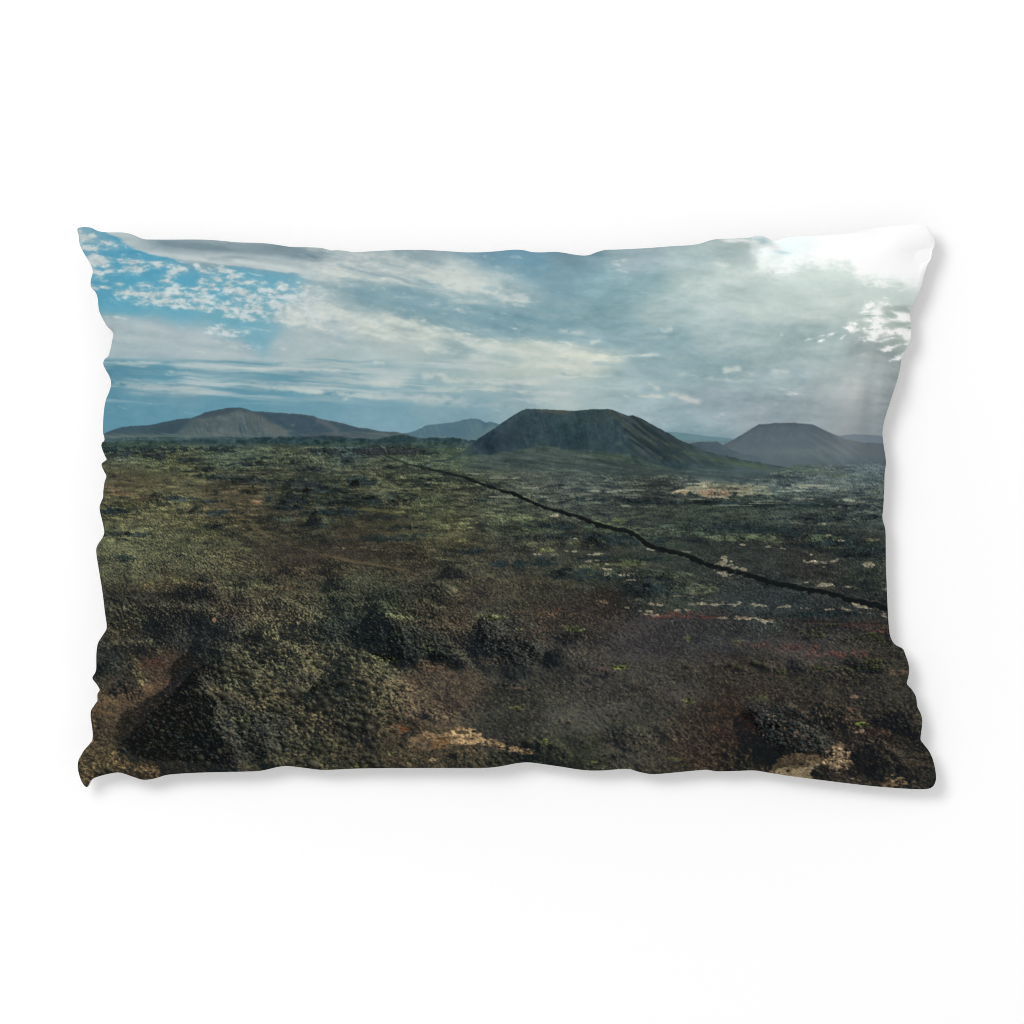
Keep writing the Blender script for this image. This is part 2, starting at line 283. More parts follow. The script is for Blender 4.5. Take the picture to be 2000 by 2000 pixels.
def terrain_light(rough_at, wa, wb):
    """the lava field as a height map seen in perspective under a low sun ahead on the right"""
    f, y_h = 1000.0, 850.0
    dl = .0022; z0 = 1.38; K = 1900
    z = (z0 * np.exp(dl * np.arange(K))).astype(F)[:, None]
    xs = (np.arange(PW, dtype=F) + PX)[None]
    xw = (xs - 1000) * z / f
    yf = y_h + f / z                                       # where flat ground would appear
    j0 = np.clip(yf - 848, 0, rough_at.shape[0] - 1.01)
    rg = remap(rough_at, np.broadcast_to(xs - PX, (K, PW)), np.broadcast_to(j0, (K, PW)))
    px = [1.9 * 1.5 ** k for k in range(10)]
    bank = [fnoise(p, max(p / 2.2, 1.0), 700 + k, K, PW) for k, p in enumerate(px)]
    ridg = [(.62 - np.abs(fnoise(p * 1.15, max(p / 2.0, 1.0), 730 + k, K, PW))).astype(F) for k, p in enumerate(px[:7])]
    def lev(w, src):
        q = np.log(np.clip(f * w / z, px[0] * .55, None) / px[0]) / np.log(1.5)
        fade = sstep(-1.4, .0, q); q = np.clip(q, 0, len(src) - 1.001)
        out = np.zeros((K, PW), F)
        for k in range(len(src)):
            wt = np.clip(1 - np.abs(q - k), 0, 1) * fade
            r = np.nonzero(wt[:, 0] > 0)[0]
            if len(r): out[r[0]:r[-1] + 1] += src[k][r[0]:r[-1] + 1] * wt[r[0]:r[-1] + 1]
        return out
    h = np.zeros((K, PW), F); lump = np.zeros((K, PW), F)
    n1 = lev(.11, bank); n2 = lev(.05, bank); n3 = lev(.17, bank)
    for (cx, cy, rx, hp) in MOUNDS:
        zc = f / (cy - y_h); xc = (cx - 1000) * zc / f; r = rx * zc / f; hh = hp * zc / f
        rz = max(r * .85, hh * 1.3); hh = hh * .80
        ka = max(int(np.log(max((zc - rz * 1.5) / z0, 1e-3)) / dl), 0); kb = min(int(np.log((zc + rz * 1.5) / z0) / dl) + 1, K)
        if kb - ka < 2: continue
        S = slice(ka, kb)
        d2 = ((xw[S] - xc + n1[S] * r * .09) / r) ** 2 + ((z[S] - zc + n2[S] * rz * .07) / rz) ** 2
        m = np.clip(1 - d2 / 1.15, 0, 1) ** 1.1 * np.clip(1 + .26 * n3[S] + .16 * n1[S], .3, 1.6)
        h[S] = np.maximum(h[S], hh * m) + np.minimum(h[S], hh * m) * .35
        lump[S] = np.maximum(lump[S], np.clip(m * 2.2, 0, 1))
    rr = rg * (1 + .55 * lump)
    h += rr * (.0075 * n1 + .0040 * n2 + .0022 * lev(.024, ridg) + .0021 * lev(.0140, ridg) + .0021 * lev(.0085, ridg)) + .010 * lev(.34, bank) * np.clip(rg, .2, 1)
    hum = np.clip(lev(.26, bank) - .25, 0, None) * .030 + np.clip(lev(.12, bank) - .35, 0, None) * .016
    h += hum * np.clip(rg, .15, 1.2) * (1 - .45 * sstep(950, 1150, xs)) * sstep(1.9, 3.2, z)
    lump = np.maximum(lump, np.clip(hum * 22, 0, .7) * sstep(1.9, 3.2, z))
    # slopes and low sun
    sx, sz, sy = .74, .30, .70
    hx = np.gradient(h, axis=1) * (f / z); hz = np.gradient(h, axis=0) / (z * dl)
    nl = (-hx * sx - hz * sz + sy) / np.sqrt(1 + hx * hx + hz * hz)
    # cast shadows, found by walking towards the sun on a coarser copy
    q = 3; hq = h[::q, ::q]; zq = z[::q]; xq = xw[::q, ::q]
    run = np.hypot(sx, sz); sh = np.zeros_like(hq)
    for t in np.geomspace(.008, .7, 16):
        z2 = zq + t * sz / run; x2 = xq + t * sx / run
        k2 = np.log(z2 / z0) / dl / q; c2 = (1000 + f * x2 / z2 - PX) / q
        hs = remap(hq, c2.astype(F), np.broadcast_to(k2, c2.shape).astype(F))
        sh = np.maximum(sh, sstep(0, .004 + .10 * t, hs - hq - t * sy / run))
    sh = remap(sh, np.broadcast_to((np.arange(PW) / q)[None], (K, PW)), np.broadcast_to((np.arange(K) / q)[:, None], (K, PW)))
    light = np.clip(nl, 0, None) * (1 - .92 * sh) / sy * .80 + .20 + .06 * np.clip(h / .05, -1, 1)
    # what the camera sees in every column
    yb = np.minimum.accumulate(y_h + f * (1 - h) / z, axis=0)
    rows = np.arange(848, PY + PH, dtype=F)
    out = np.ones((len(rows), PW), F); lm = np.zeros((len(rows), PW), F)
    for c in range(PW):
        col = yb[:, c]
        i = np.clip(np.searchsorted(-col, -rows, side='left'), 1, K - 1)
        out[:, c] = light[i, c]; lm[:, c] = lump[i, c]
        # average the samples that fall in one picture row
    sm = out.copy(); sm[1:-1] = .25 * out[:-2] + .5 * out[1:-1] + .25 * out[2:]
    return sm, lm
# ---------------------------------------------------------------- the printed hills and plain
GROUND = [(220,868,54,72,66),(450,872,56,70,60),(700,862,48,66,68),(850,875,60,76,68),(330,890,64,74,56),(600,880,56,66,56),(860,900,66,78,62),(760,890,46,56,50),
(200,930,58,56,44),(350,930,66,71,52),(550,935,52,58,46),(750,930,60,66,52),(900,960,54,60,50),(280,960,60,58,42),
(220,985,66,70,51),(450,975,58,56,44),(650,985,48,54,42),(850,990,58,64,48),(240,1020,68,73,52),(330,1010,69,73,53),
(250,1060,65,70,53),(420,1030,58,58,44),(600,1040,42,44,38),(750,1030,50,50,40),(860,1035,55,57,43),(700,1060,44,42,36),(350,1070,61,65,50),
(250,1110,61,64,49),(450,1110,57,59,46),(600,1110,46,44,38),(780,1100,46,45,38),(900,1110,48,50,42),(500,1080,46,46,38),
(250,1165,38,40,36),(400,1170,38,38,34),(560,1165,48,48,39),(700,1160,36,42,35),(900,1150,48,46,40),(330,1140,52,52,40),
(250,1220,50,50,40),(400,1240,28,33,35),(560,1220,54,56,46),(700,1230,28,35,36),(850,1210,42,40,34),(960,1220,42,44,40),(310,1230,30,33,33),
(210,1285,30,34,33),(320,1300,51,45,38),(480,1290,40,43,37),(600,1290,52,54,44),(800,1260,32,38,36),(1000,1270,38,41,40),(700,1290,46,50,40),
(220,1400,54,48,38),(300,1370,52,46,37),(450,1350,44,46,38),(600,1380,52,52,42),(700,1350,58,58,47),(860,1350,60,55,47),(1000,1380,44,46,42),(560,1440,42,45,39),
(200,1490,55,51,40),(300,1500,53,49,39),(450,1490,38,40,35),(620,1480,46,48,38),(800,1470,50,47,38),(1100,1470,36,40,34),(700,1440,46,46,38),
(1000,1000,52,58,50),(1060,960,60,70,65),(1250,960,60,68,64),(1250,1010,50,60,56),(1400,1010,50,62,56),(1600,1000,54,66,63),(1700,980,72,86,84),(1600,930,72,87,88),(1400,920,68,80,80),(1100,920,68,80,77),(1500,900,70,86,84),(980,900,66,78,68),(1000,935,64,74,66),
(1700,900,70,86,92),(1650,880,78,92,98),(1200,920,62,74,72),
(1150,1100,46,52,46),(1300,1150,46,54,50),(1450,1080,46,52,51),(1600,1100,48,51,49),(1700,1100,44,53,49),(1500,1170,46,56,57),(1650,1200,42,47,49),(1350,1060,46,56,52),(1650,1050,48,58,55),
(1050,1150,48,48,41),(1150,1200,47,45,42),(1250,1240,44,44,46),(1400,1240,44,46,48),(1600,1250,44,44,44),(1700,1260,42,42,38),(1050,1080,48,52,46),
(1150,1300,46,46,44),(1300,1330,50,50,47),(1450,1320,45,43,39),(1600,1340,40,39,36),(1720,1350,37,38,35),
(1100,1400,54,56,51),(1250,1400,49,51,46),(1350,1440,42,40,36),(1420,1420,48,41,35),(1700,1430,38,36,33),(1800,1500,31,32,30),(1250,1470,50,50,44),(1400,1480,42,38,32),(1450,1500,34,34,30),(1180,1350,52,52,50)]

def scatter(img, pts, rng, cols, x0, y0, dark=.55):
    """little domed bushes or stones, lit from the upper right"""
    H_, W_ = img.shape[:2]
    for (cx, cy, r, k) in pts:
        a = r * rng.uniform(.9, 1.35); b = r * rng.uniform(.65, .95)
        xa, xb = int(cx - a * 2.2) - 1 - x0, int(cx + a * 1.4) + 2 - x0; ya, yb = int(cy - b * 1.4) - 1 - y0, int(cy + b * 1.7) + 2 - y0
        if xa < 0 or ya < 0 or xb >= W_ or yb >= H_: continue
        yy, xx = np.mgrid[ya:yb, xa:xb].astype(F)
        u = (xx + x0 - cx) / a; v = (yy + y0 - cy) / b
        us = (xx + x0 - cx + a * .55) / (a * 1.1); vs = (yy + y0 - cy - b * .45) / b
        sub = img[ya:yb, xa:xb]
        sm = np.clip(1.25 - np.sqrt(us * us + vs * vs), 0, .8)[..., None] * dark
        sub *= (1 - sm * np.array([1, .92, .85], F))
        d = np.sqrt(u * u + v * v) + rng.randn(*u.shape).astype(F) * .16
        m = np.clip((1.12 - d) * 1.9, 0, 1)[..., None]
        lit = np.clip(.56 + .36 * u - .40 * v + .10 * rng.randn(*u.shape), .16, 1.1)[..., None]
        sub += (np.asarray(cols[k], F) * rng.uniform(.7, 1.05) * lit - sub) * m * .85

def paint_ground(img, X, Y):
    h, w = X.shape
    x0, y0 = int(X[0, 0]), int(Y[0, 0])
    base = colour_field(GROUND, X, Y, 36, 1.6)
    s = np.clip(Y - 846, 4, None) + 8
    gx = (X - 1000) / s; gy = np.log(s)
    wa = ffbm(60, 24, 111, 5, .6, h, w); wb = ffbm(60, 24, 112, 5, .6, h, w)
    fine = np.clip(ffbm(14, 6, 113, 4, .7, h, w), -2.2, 2.2); tiny = np.clip(ffbm(4.5, 2.4, 114, 2, .8, h, w), -2, 2); grain = fnoise(1.5, 1.3, 115, h, w)
    farw = sstep(360, 110, s)                     # far ground: short horizontal flecks instead of rubble
    fleck = np.clip(ffbm(9, 2.2, 131, 3, .8, h, w), -2.2, 2.2); fleck2 = np.clip(ffbm(26, 4, 132, 4, .7, h, w), -2.2, 2.2); patch = np.clip(ffbm(110, 30, 133, 5, .6, h, w), -2, 2)
    fl3 = np.clip(ffbm(16, 1.7, 134, 2, .8, h, w), -2.2, 2.2)
    tex = fleck * .22 * (.15 + .85 * farw) + fleck2 * .16 * (.3 + .7 * farw) + fl3 * .16 * farw + grain * .16 * (1 - .5 * farw)
    # how rough each area is: smooth ash fields, rough lava and scrub
    rough = np.ones_like(X)
    for (cx, cy, rx, ry, v) in [(1340,1340,430,190,.5),(1350,1100,400,110,.45),(1300,1240,230,34,.55),(1250,1340,170,60,.6),(1100,1400,120,50,.55),(620,1060,130,40,.55),(740,1030,120,30,.5),(900,1350,90,34,.6),(330,1310,60,40,.75),(230,1400,50,60,.8),(280,940,110,16,.45),(470,955,90,20,.55),
                               (1150,1160,120,40,.6),(1500,1170,160,26,.5),(1050,920,180,26,.4),(1560,900,220,30,.4),(700,1500,50,20,1.),(600,1330,180,90,1.25),(480,1420,120,70,1.2),(900,1250,180,50,1.2),(420,1200,200,40,1.15),(1540,1430,90,50,1.15)]:
        g = np.exp(-ell(cx, cy, rx, ry, 0, X + wa * 16, Y + wb * 8) ** 2)
        rough += (v - rough) * g * .95
    # loose stones: small bumps whose size shrinks with distance
    sizes = [1.15 * 1.5 ** k for k in range(5)]; emb = []
    for k, sz in enumerate(sizes):
        n = fnoise(sz * 1.25, sz * .9, 200 + k, h, w); n = n - .8 * np.abs(fnoise(sz * 1.35, sz, 220 + k, h, w))
        gyv, gxv = np.gradient(n); e = -gxv + .7 * gyv
        emb.append((.8 * e / e.std() + .6 * (n - n.mean()) / n.std()).astype(F))
    def level(px):
        p = np.clip(np.log(np.clip(px, 1.15, None) / 1.15) / np.log(1.5), 0, len(sizes) - 1.001)
        out = np.zeros_like(X)
        for k in range(len(sizes)): out += emb[k] * np.clip(1 - np.abs(p - k), 0, 1)
        return out
    stones = np.clip(.36 * level(s / 125) + .62 * level(s / 220) + .55 * level(s / 400) + .25 * grain, -2, 2.6)
    light, lump = terrain_light(np.clip(rough, .25, 1.6), wa, wb)
    L = light / light.mean() - 1
    tex = tex * rough * (1 - .3 * sstep(110, 40, s)) + np.clip(L, -.95, 1.6) * np.where(L < 0, 1.25, .95) * (1 + .35 * lump) * (1 - .2 * farw) + .05 + stones * (.40 + .16 * lump) * (1 - .6 * farw) * np.clip(rough, .5, 1.3)
    specks = fnoise(2.2, 1.7, 151, h, w) + .5 * fnoise(4.5, 2.6, 152, h, w)
    tex = tex + .6 * sstep(1.5, 3.2, specks) * (.4 + .6 * np.clip(rough, 0, 1)) - .4 * sstep(1.6, 3.0, -specks)
    mod = 1 + .10 * patch + .05 * fine
    lum = np.clip(tex, -1.35, 2.2)[..., None]
    shade = base * np.array([.30, .40, .50], F) + np.array([2, 5, 8], F)
    lit = base * np.array([1.66, 1.60, 1.46], F) + np.array([10, 10, 7], F)
    c = base * mod[..., None]
    c = np.where(lum < 0, c + (shade - c) * np.clip(-lum * .85, 0, 1), c + (lit - c) * np.clip(lum * 1.0, 0, 1.7))
    # the texture must not darken the ground as a whole
    for k in range(3): c[..., k] *= (blur(base[..., k] * 1.20, 110) / np.maximum(blur(c[..., k], 110), 4))
    c *= np.array([1.02, .99, .965], F)
    c *= (1 - .14 * sstep(1000, 1250, X) * sstep(930, 1000, Y) * sstep(1260, 1150, Y))[..., None]
    # drifting hue: olive scrub against brown ash
    hue = ffbm(70, 20, 140, 5, .65, h, w)
    leftw = sstep(1150, 900, X)
    c += (hue * (.4 + .4 * leftw))[..., None] * np.array([-.7, .55, -.35], F)
    img[:] = c
    # olive light on scrub crests (left half)
    ol = sstep(.55, 1.7, patch * .8 + fine * .55 + .3 * fleck) * leftw * sstep(860, 890, Y) * sstep(1330, 1100, Y)
    put(img, ol * .22, np.array([88, 94, 66], F) * (1 + .35 * np.clip(tex, -1.2, 1.5))[..., None])
    def area(pts, soft, col, a, rag=.35, keep=.45, tx=.5):
        """stain or shade with a ragged border, the rubble still showing through"""
        if max(col) < 48 and a > .55: a *= .52; col = np.array(col) * .5 + np.mean(col) * np.array([.46, .48, .48])
        p = np.array(pts); xa, xb = max(int(p[:, 0].min() - 50) - x0, 0), min(int(p[:, 0].max() + 50) - x0, w); ya, yb = max(int(p[:, 1].min() - 40) - y0, 0), min(int(p[:, 1].max() + 40) - y0, h)
        if xb - xa < 4 or yb - ya < 4: return
        S = (slice(ya, yb), slice(xa, xb))
        m = blur(poly(pts, X[S] + wa[S] * soft * .35, Y[S] + wb[S] * soft * .25), soft)
        m = sstep(.32, .68, m + rag * np.minimum(1, 2.2 * m) * (.30 * fine[S] + .26 * tiny[S] + .2 * fleck[S])) * a
        lumi = (1 + tx * np.clip(tex[S], -1.2, 1.6))[..., None]
        put(img[S], m, np.asarray(col, F) * lumi)
    def blob(cx, cy, rx, ry, col, a=.8, rag=.5, deg=0, tx=.35):
        xa, xb = max(int(cx - rx * 1.9 - 6) - x0, 0), min(int(cx + rx * 1.9 + 6) - x0, w); ya, yb = max(int(cy - ry * 2.2 - rx * .5 * abs(deg) / 30 - 5) - y0, 0), min(int(cy + ry * 2.2 + rx * .5 * abs(deg) / 30 + 5) - y0, h)
        if xb - xa < 3 or yb - ya < 3: return
        S = (slice(ya, yb), slice(xa, xb))
        d = 1.12 - ell(cx, cy, rx, ry, deg, X[S] + wa[S] * min(rx * .18, 5), Y[S] + wb[S] * min(ry * .3, 3))
        m = sstep(-.12, .40, d + rag * np.clip(1.1 + d, 0, 1) * (.34 * fine[S] + .40 * tiny[S] + .36 * fleck[S])) * a
        put(img[S], m, np.asarray(col, F) * (1 + tx * np.clip(tex[S], -1.2, 1.5))[..., None])
    DK = (27, 37, 40); DG = (27, 38, 31)
    # --- dark thickets and lava ridges of the middle distance
    for a in [(290,876,95,5),(430,878,34,6),(270,886,60,4),(300,893,22,5),(500,895,24,4),(220,880,20,4),(230,892,24,4),(368,898,22,4),(590,868,28,4),(480,866,10,5),(560,866,60,3),(640,862,30,4),(620,880,26,4),(680,878,14,5),(710,880,40,8),(820,876,34,8),(775,874,40,7),(840,885,20,4),
              (648,885,16,4),(678,899,14,6),(610,916,14,5),(600,920,24,3),(490,905,32,4),(510,909,60,3),(400,915,20,5),(432,930,34,7),(500,936,60,7),(590,944,60,10),(625,958,44,6),(560,975,36,10),(565,990,26,6),(640,952,34,6),(705,942,22,9),(720,945,18,6),(826,936,18,5),(824,946,16,6),(765,914,18,4),
              (660,975,60,8),(720,980,50,6),(780,970,30,5),(650,1000,60,6),(420,1002,40,5),(420,1028,18,4),(210,1003,40,5),(240,1045,60,4),(232,1000,30,6),(245,1092,20,5),(340,975,40,4),(415,978,18,4),(755,1010,70,5),(800,1030,50,4),(740,1055,80,4)]:
        blob(*a, DK if a[0] < 660 else (28, 38, 38), .86, .9, 0, .7)
    for a in [(625,1018,18,8),(540,1013,26,5),(1080,1030,60,10),(1180,1050,60,14),(1090,1050,40,9),(1300,1050,80,8),(1420,1030,60,8),(1460,1034,50,8),(1520,1040,60,8),(1640,1060,50,10),(1690,1080,50,12),(1580,1065,50,6),(1150,1120,70,10),(1300,1145,50,10),(1110,1030,30,6),(920,1075,50,5),(1040,1095,60,6),(1000,1100,30,5),(770,1050,60,5),
              (1340,1030,80,7),(1260,1090,30,4),(1600,1200,60,5),(1240,1125,60,7),(1180,1090,50,5),(1100,1115,30,4),(1580,1015,60,4),(1680,1010,40,5),(1500,985,80,5),(1640,990,80,5),(1350,980,120,4),(1200,975,90,4),(1090,950,8,4),(1300,968,10,3),(950,975,16,4)]:
        blob(*a, (29, 40, 42), .8, .9, 0, .7)
    area([(690,884),(700,877),(740,876),(790,877),(840,874),(850,884),(820,886),(800,892),(760,889),(720,891),(702,890)], 2.2, (40,46,48), .9, .5, tx=.6)
    area([(632,880),(655,876),(672,880),(660,888),(640,886)], 2, (38,46,46), .8, .6)
    area([(430,932),(450,926),(480,930),(540,934),(600,942),(640,952),(650,964),(600,966),(560,962),(520,950),(470,940)], 4, (29,40,40), .82, .8, tx=.8)
    area([(545,975),(560,962),(580,960),(590,972),(570,984),(548,988)], 3, (30,40,38), .85, .7, tx=.7)
    area([(690,948),(700,936),(715,932),(728,938),(726,950),(700,954)], 2.5, (26,37,37), .9, .6, tx=.6)
    area([(608,1022),(616,1012),(626,1009),(638,1016),(640,1022),(622,1025)], 2, (27,36,35), .9, .5, tx=.5); area([(626,1009),(640,1012),(652,1022),(640,1022)], 2, (84,88,62), .6, .8)
    area([(405,1022),(420,1010),(436,1003),(456,1004),(462,1016),(440,1026)], 4, (52,52,40), .6, .6, tx=.8); area([(405,1020),(425,1006),(435,1004),(425,1020)], 3, (34,38,33), .6, .6)
    area([(515,1018),(535,1010),(560,1010),(570,1016),(545,1018)], 3, (74,80,58), .5, .8); area([(510,1020),(535,1013),(548,1017),(525,1024)], 2, (32,38,33), .6, .6)
    # lava fronts, nearer
    area([(200,1150),(300,1148),(420,1160),(410,1190),(380,1182),(300,1185),(240,1178),(205,1180)], 8, (27,33,34), .72, .6)
    area([(395,1165),(412,1160),(412,1188),(390,1190),(378,1180)], 4, (24,31,33), .7)
    area([(275,1232),(300,1215),(350,1212),(352,1240),(335,1250),(310,1244),(285,1246)], 7, (24,31,34), .82, .5)
    area([(340,1262),(364,1238),(388,1213),(409,1204),(433,1213),(438,1235),(435,1262),(420,1290),(400,1310),(377,1285),(383,1266)], 6, (25,33,37), .9, .4, tx=.35)
    area([(470,1240),(500,1228),(535,1235),(540,1252),(520,1262),(485,1258)], 6, (24,31,33), .85, .5)
    area([(282,1256),(300,1246),(312,1256),(306,1268),(285,1270)], 4, (24,30,31), .8)
    area([(182,1272),(230,1268),(250,1276),(230,1298),(205,1312),(180,1312)], 7, (25,34,36), .88, .5)
    area([(598,1212),(680,1205),(740,1212),(760,1225),(750,1262),(700,1252),(640,1240),(600,1228)], 9, (27,35,36), .74, .6)
    area([(660,1130),(720,1146),(790,1142),(822,1128),(850,1120),(875,1130),(880,1165),(840,1165),(790,1172),(740,1170),(690,1150)], 8, (28,38,35), .78, .6)
    area([(655,1124),(690,1128),(700,1140),(670,1140)], 5, (28,38,33), .6)
    area([(865,1110),(900,1098),(950,1098),(960,1110),(930,1130),(890,1132),(868,1122)], 7, (34,44,40), .6, .6)
    area([(740,1262),(770,1225),(800,1210),(850,1225),(880,1250),(900,1275),(875,1285),(850,1292),(800,1295),(770,1285)], 9, (29,35,35), .86, .55, tx=.9)
    area([(932,1212),(960,1205),(1010,1212),(1040,1235),(1066,1270),(1060,1300),(1020,1296),(980,1300),(950,1270),(935,1240)], 9, (34,37,37), .85, .55, tx=1.0)
    area([(1090,1228),(1120,1224),(1145,1232),(1140,1245),(1110,1248),(1090,1242)], 5, (26,33,33), .82, .5)
    area([(1050,1262),(1100,1262),(1120,1275),(1090,1290),(1060,1290)], 8, (34,37,37), .7, .6)
    area([(870,1300),(890,1288),(915,1288),(925,1298),(900,1306),(875,1306)], 4, (24,26,28), .85)
    area([(970,1332),(990,1318),(1008,1320),(1015,1332),(1000,1336)], 4, (26,36,42), .85)
    area([(1030,1305),(1060,1292),(1110,1300),(1180,1300),(1170,1312),(1090,1316)], 7, (36,38,36), .5, .6)
    area([(462,1125),(480,1118),(490,1132),(470,1140)], 4, (28,36,34), .7); area([(390,1126),(405,1120),(420,1128),(418,1140),(398,1140)], 4, (29,35,33), .75); area([(515,1122),(535,1116),(548,1124),(545,1135),(522,1136)], 4, (28,36,36), .75); area([(462,1130),(500,1128),(500,1140),(466,1144)], 4, (28,38,34), .6)
    # the big hill in the left foreground, its shaded flank and the cast shadow
    area([(217,1472),(249,1435),(288,1396),(327,1363),(353,1337),(372,1312),(400,1292),(425,1286),(440,1300),(420,1330),(400,1352),(430,1362),(480,1372),(500,1392),(540,1372),(552,1360),(566,1405),(560,1450),(520,1480),(456,1496),(353,1487),(301,1487),(260,1474)], 4, (29,36,37), .90, .22, tx=.95)
    area([(400,1352),(430,1350),(490,1360),(505,1384),(480,1392),(440,1396),(405,1380)], 6, (44,40,34), .7, .5, tx=.9)
    area([(438,1380),(470,1376),(486,1395),(470,1420),(450,1408)], 5, (20,22,22), .6)
    area([(340,1345),(372,1312),(398,1292),(385,1330),(360,1350)], 3, (17,24,30), .75)
    area([(330,1362),(372,1352),(392,1360),(360,1378),(320,1385)], 4, (20,27,31), .6)
    area([(390,1480),(440,1470),(430,1440),(412,1450)], 6, (20,27,30), .5)
    area([(560,1372),(580,1366),(585,1400),(575,1420),(560,1405)], 4, (22,30,36), .65)
    area([(580,1322),(605,1316),(625,1318),(622,1332),(596,1334)], 4, (26,37,44), .8); area([(628,1300),(640,1292),(650,1302),(640,1310)], 3, (26,34,36), .75); area([(578,1360),(594,1356),(597,1370),(584,1374)], 3, (24,28,26), .8); area([(712,1400),(730,1394),(742,1404),(726,1412)], 3, (22,30,28), .8)
    area([(195,1351),(223,1332),(252,1312),(272,1324),(276,1342),(244,1355),(213,1359)], 4, (23,30,33), .9, .35)
    area([(250,1312),(272,1304),(292,1312),(298,1328),(284,1338),(275,1340),(270,1325)], 4, (74,70,48), .7, .6, tx=.9)
    # brown ash flats beside it
    area([(188,1316),(232,1318),(250,1306),(222,1330),(196,1344)], 6, (56,49,41), .7)
    area([(280,1290),(310,1276),(370,1268),(378,1290),(352,1325),(300,1345),(282,1330)], 8, (54,46,39), .6, .5)
    area([(185,1385),(240,1362),(320,1345),(330,1360),(280,1398),(220,1465),(160,1500),(190,1440)], 8, (55,49,39), .55, .4)
    blob(205,1388,16,6,(100,78,46),.5); blob(228,1372,14,4,(110,90,60),.5); blob(300,1295,20,8,(74,46,38),.5)
    # rocky outcrop in the right foreground
    area([(1441,1372),(1460,1362),(1480,1360),(1521,1366),(1555,1384),(1594,1406),(1625,1426),(1630,1450),(1612,1466),(1581,1470),(1545,1472),(1514,1462),(1486,1446),(1460,1410)], 4, (36,41,43), .75, .55, tx=.9)
    area([(1441,1382),(1470,1376),(1520,1380),(1530,1400),(1520,1440),(1490,1440),(1462,1410)], 7, (42,47,50), .4, .6, tx=1.2)
    area([(1530,1384),(1548,1384),(1558,1402),(1532,1402)], 3, (18,19,19), .95, .3, tx=.2)
    area([(1521,1470),(1560,1466),(1600,1470),(1616,1462),(1612,1478),(1560,1474),(1525,1478)], 4, (26,28,30), .85); area([(1600,1466),(1614,1464),(1613,1480),(1602,1480)], 2, (22,26,28), .8)
    area([(1520,1362),(1540,1368),(1570,1384),(1594,1400),(1600,1410),(1575,1398),(1545,1380)], 3, (92,82,66), .6, .6); area([(1450,1362),(1480,1355),(1510,1362),(1490,1368)], 3, (70,74,48), .6, .6)
    area([(1580,1420),(1610,1430),(1635,1450),(1610,1460),(1585,1445)], 7, (50,58,44), .5, .6)
    blob(1455,1410,14,26,(72,48,40),.5,.6,-30); blob(1415,1425,18,10,(70,46,36),.4,.6)
    # --- smooth brown, green and red grounds
    for a in [(720,1030,90,18,(56,55,40),.4),(840,1020,60,12,(60,61,44),.35),(470,955,80,14,(62,54,44),.55),(300,935,80,8,(62,56,44),.5),(230,965,26,8,(88,56,38),.6),(270,950,40,10,(64,56,42),.45),(560,1075,110,14,(46,43,38),.45),(700,1090,110,18,(48,43,38),.5),(890,1190,60,20,(52,46,38),.5),(905,1215,30,14,(66,50,38),.5),
              (380,1300,10,8,(60,48,40),.3),(1080,1195,60,16,(58,46,42),.5),(1050,1240,36,14,(64,46,40),.5),(960,1290,40,6,(92,70,48),.4),(830,1298,44,6,(96,70,46),.75),(840,1306,26,4,(90,52,34),.6),(800,1320,26,10,(72,54,38),.5),(840,1370,50,12,(62,50,38),.5),(766,1384,10,6,(104,66,40),.6),(700,1150,30,5,(70,52,40),.35),(560,1145,26,6,(96,66,40),.55),(575,1146,18,3,(120,72,40),.5),
              (290,1143,12,4,(120,92,40),.7),(310,1150,60,5,(70,58,44),.5),(350,1135,20,5,(100,102,48),.6),(395,1140,20,3,(110,100,66),.4),(500,1145,40,4,(92,100,56),.6),(475,1146,30,3,(90,98,54),.6),(475,1070,14,5,(104,116,54),.6),(455,1078,20,5,(88,96,56),.5),(498,1022,10,4,(92,96,54),.5)]:
        blob(*a[:4], .6 * np.array(a[4]) + .4 * np.array([np.mean(a[4]) * 1.04, np.mean(a[4]), np.mean(a[4]) * .86]), a[5] * .8, 1.0, 0, .6)
    # earth track across the left plain
    tr = [(448,1002),(470,1010),(492,1030),(510,1041),(530,1049),(560,1060),(590,1068),(620,1078),(655,1088),(700,1097),(760,1106),(822,1120)]
    d, t = seg_dist(X + wa * 2, Y + wb * 1.2, tr)
    put(img, .50 * np.exp(-(d / 3.2) ** 2) * np.clip(.7 + .5 * fine, 0, 1) * sstep(480, 300, t), (112, 88, 62)); put(img, .30 * np.exp(-(d / 3) ** 2) * np.clip(.7 + .5 * fine, 0, 1), (96, 92, 66))
    # green-gold crest line
    d, t = seg_dist(X + wa * 3, Y + wb * 2, [(700,992),(790,1000),(830,1008),(860,1020),(880,1042),(898,1062)])
    put(img, .4 * np.exp(-(d / 5) ** 2) * np.clip(.55 + .5 * fine + .3 * tiny, 0, 1), (110, 118, 66))
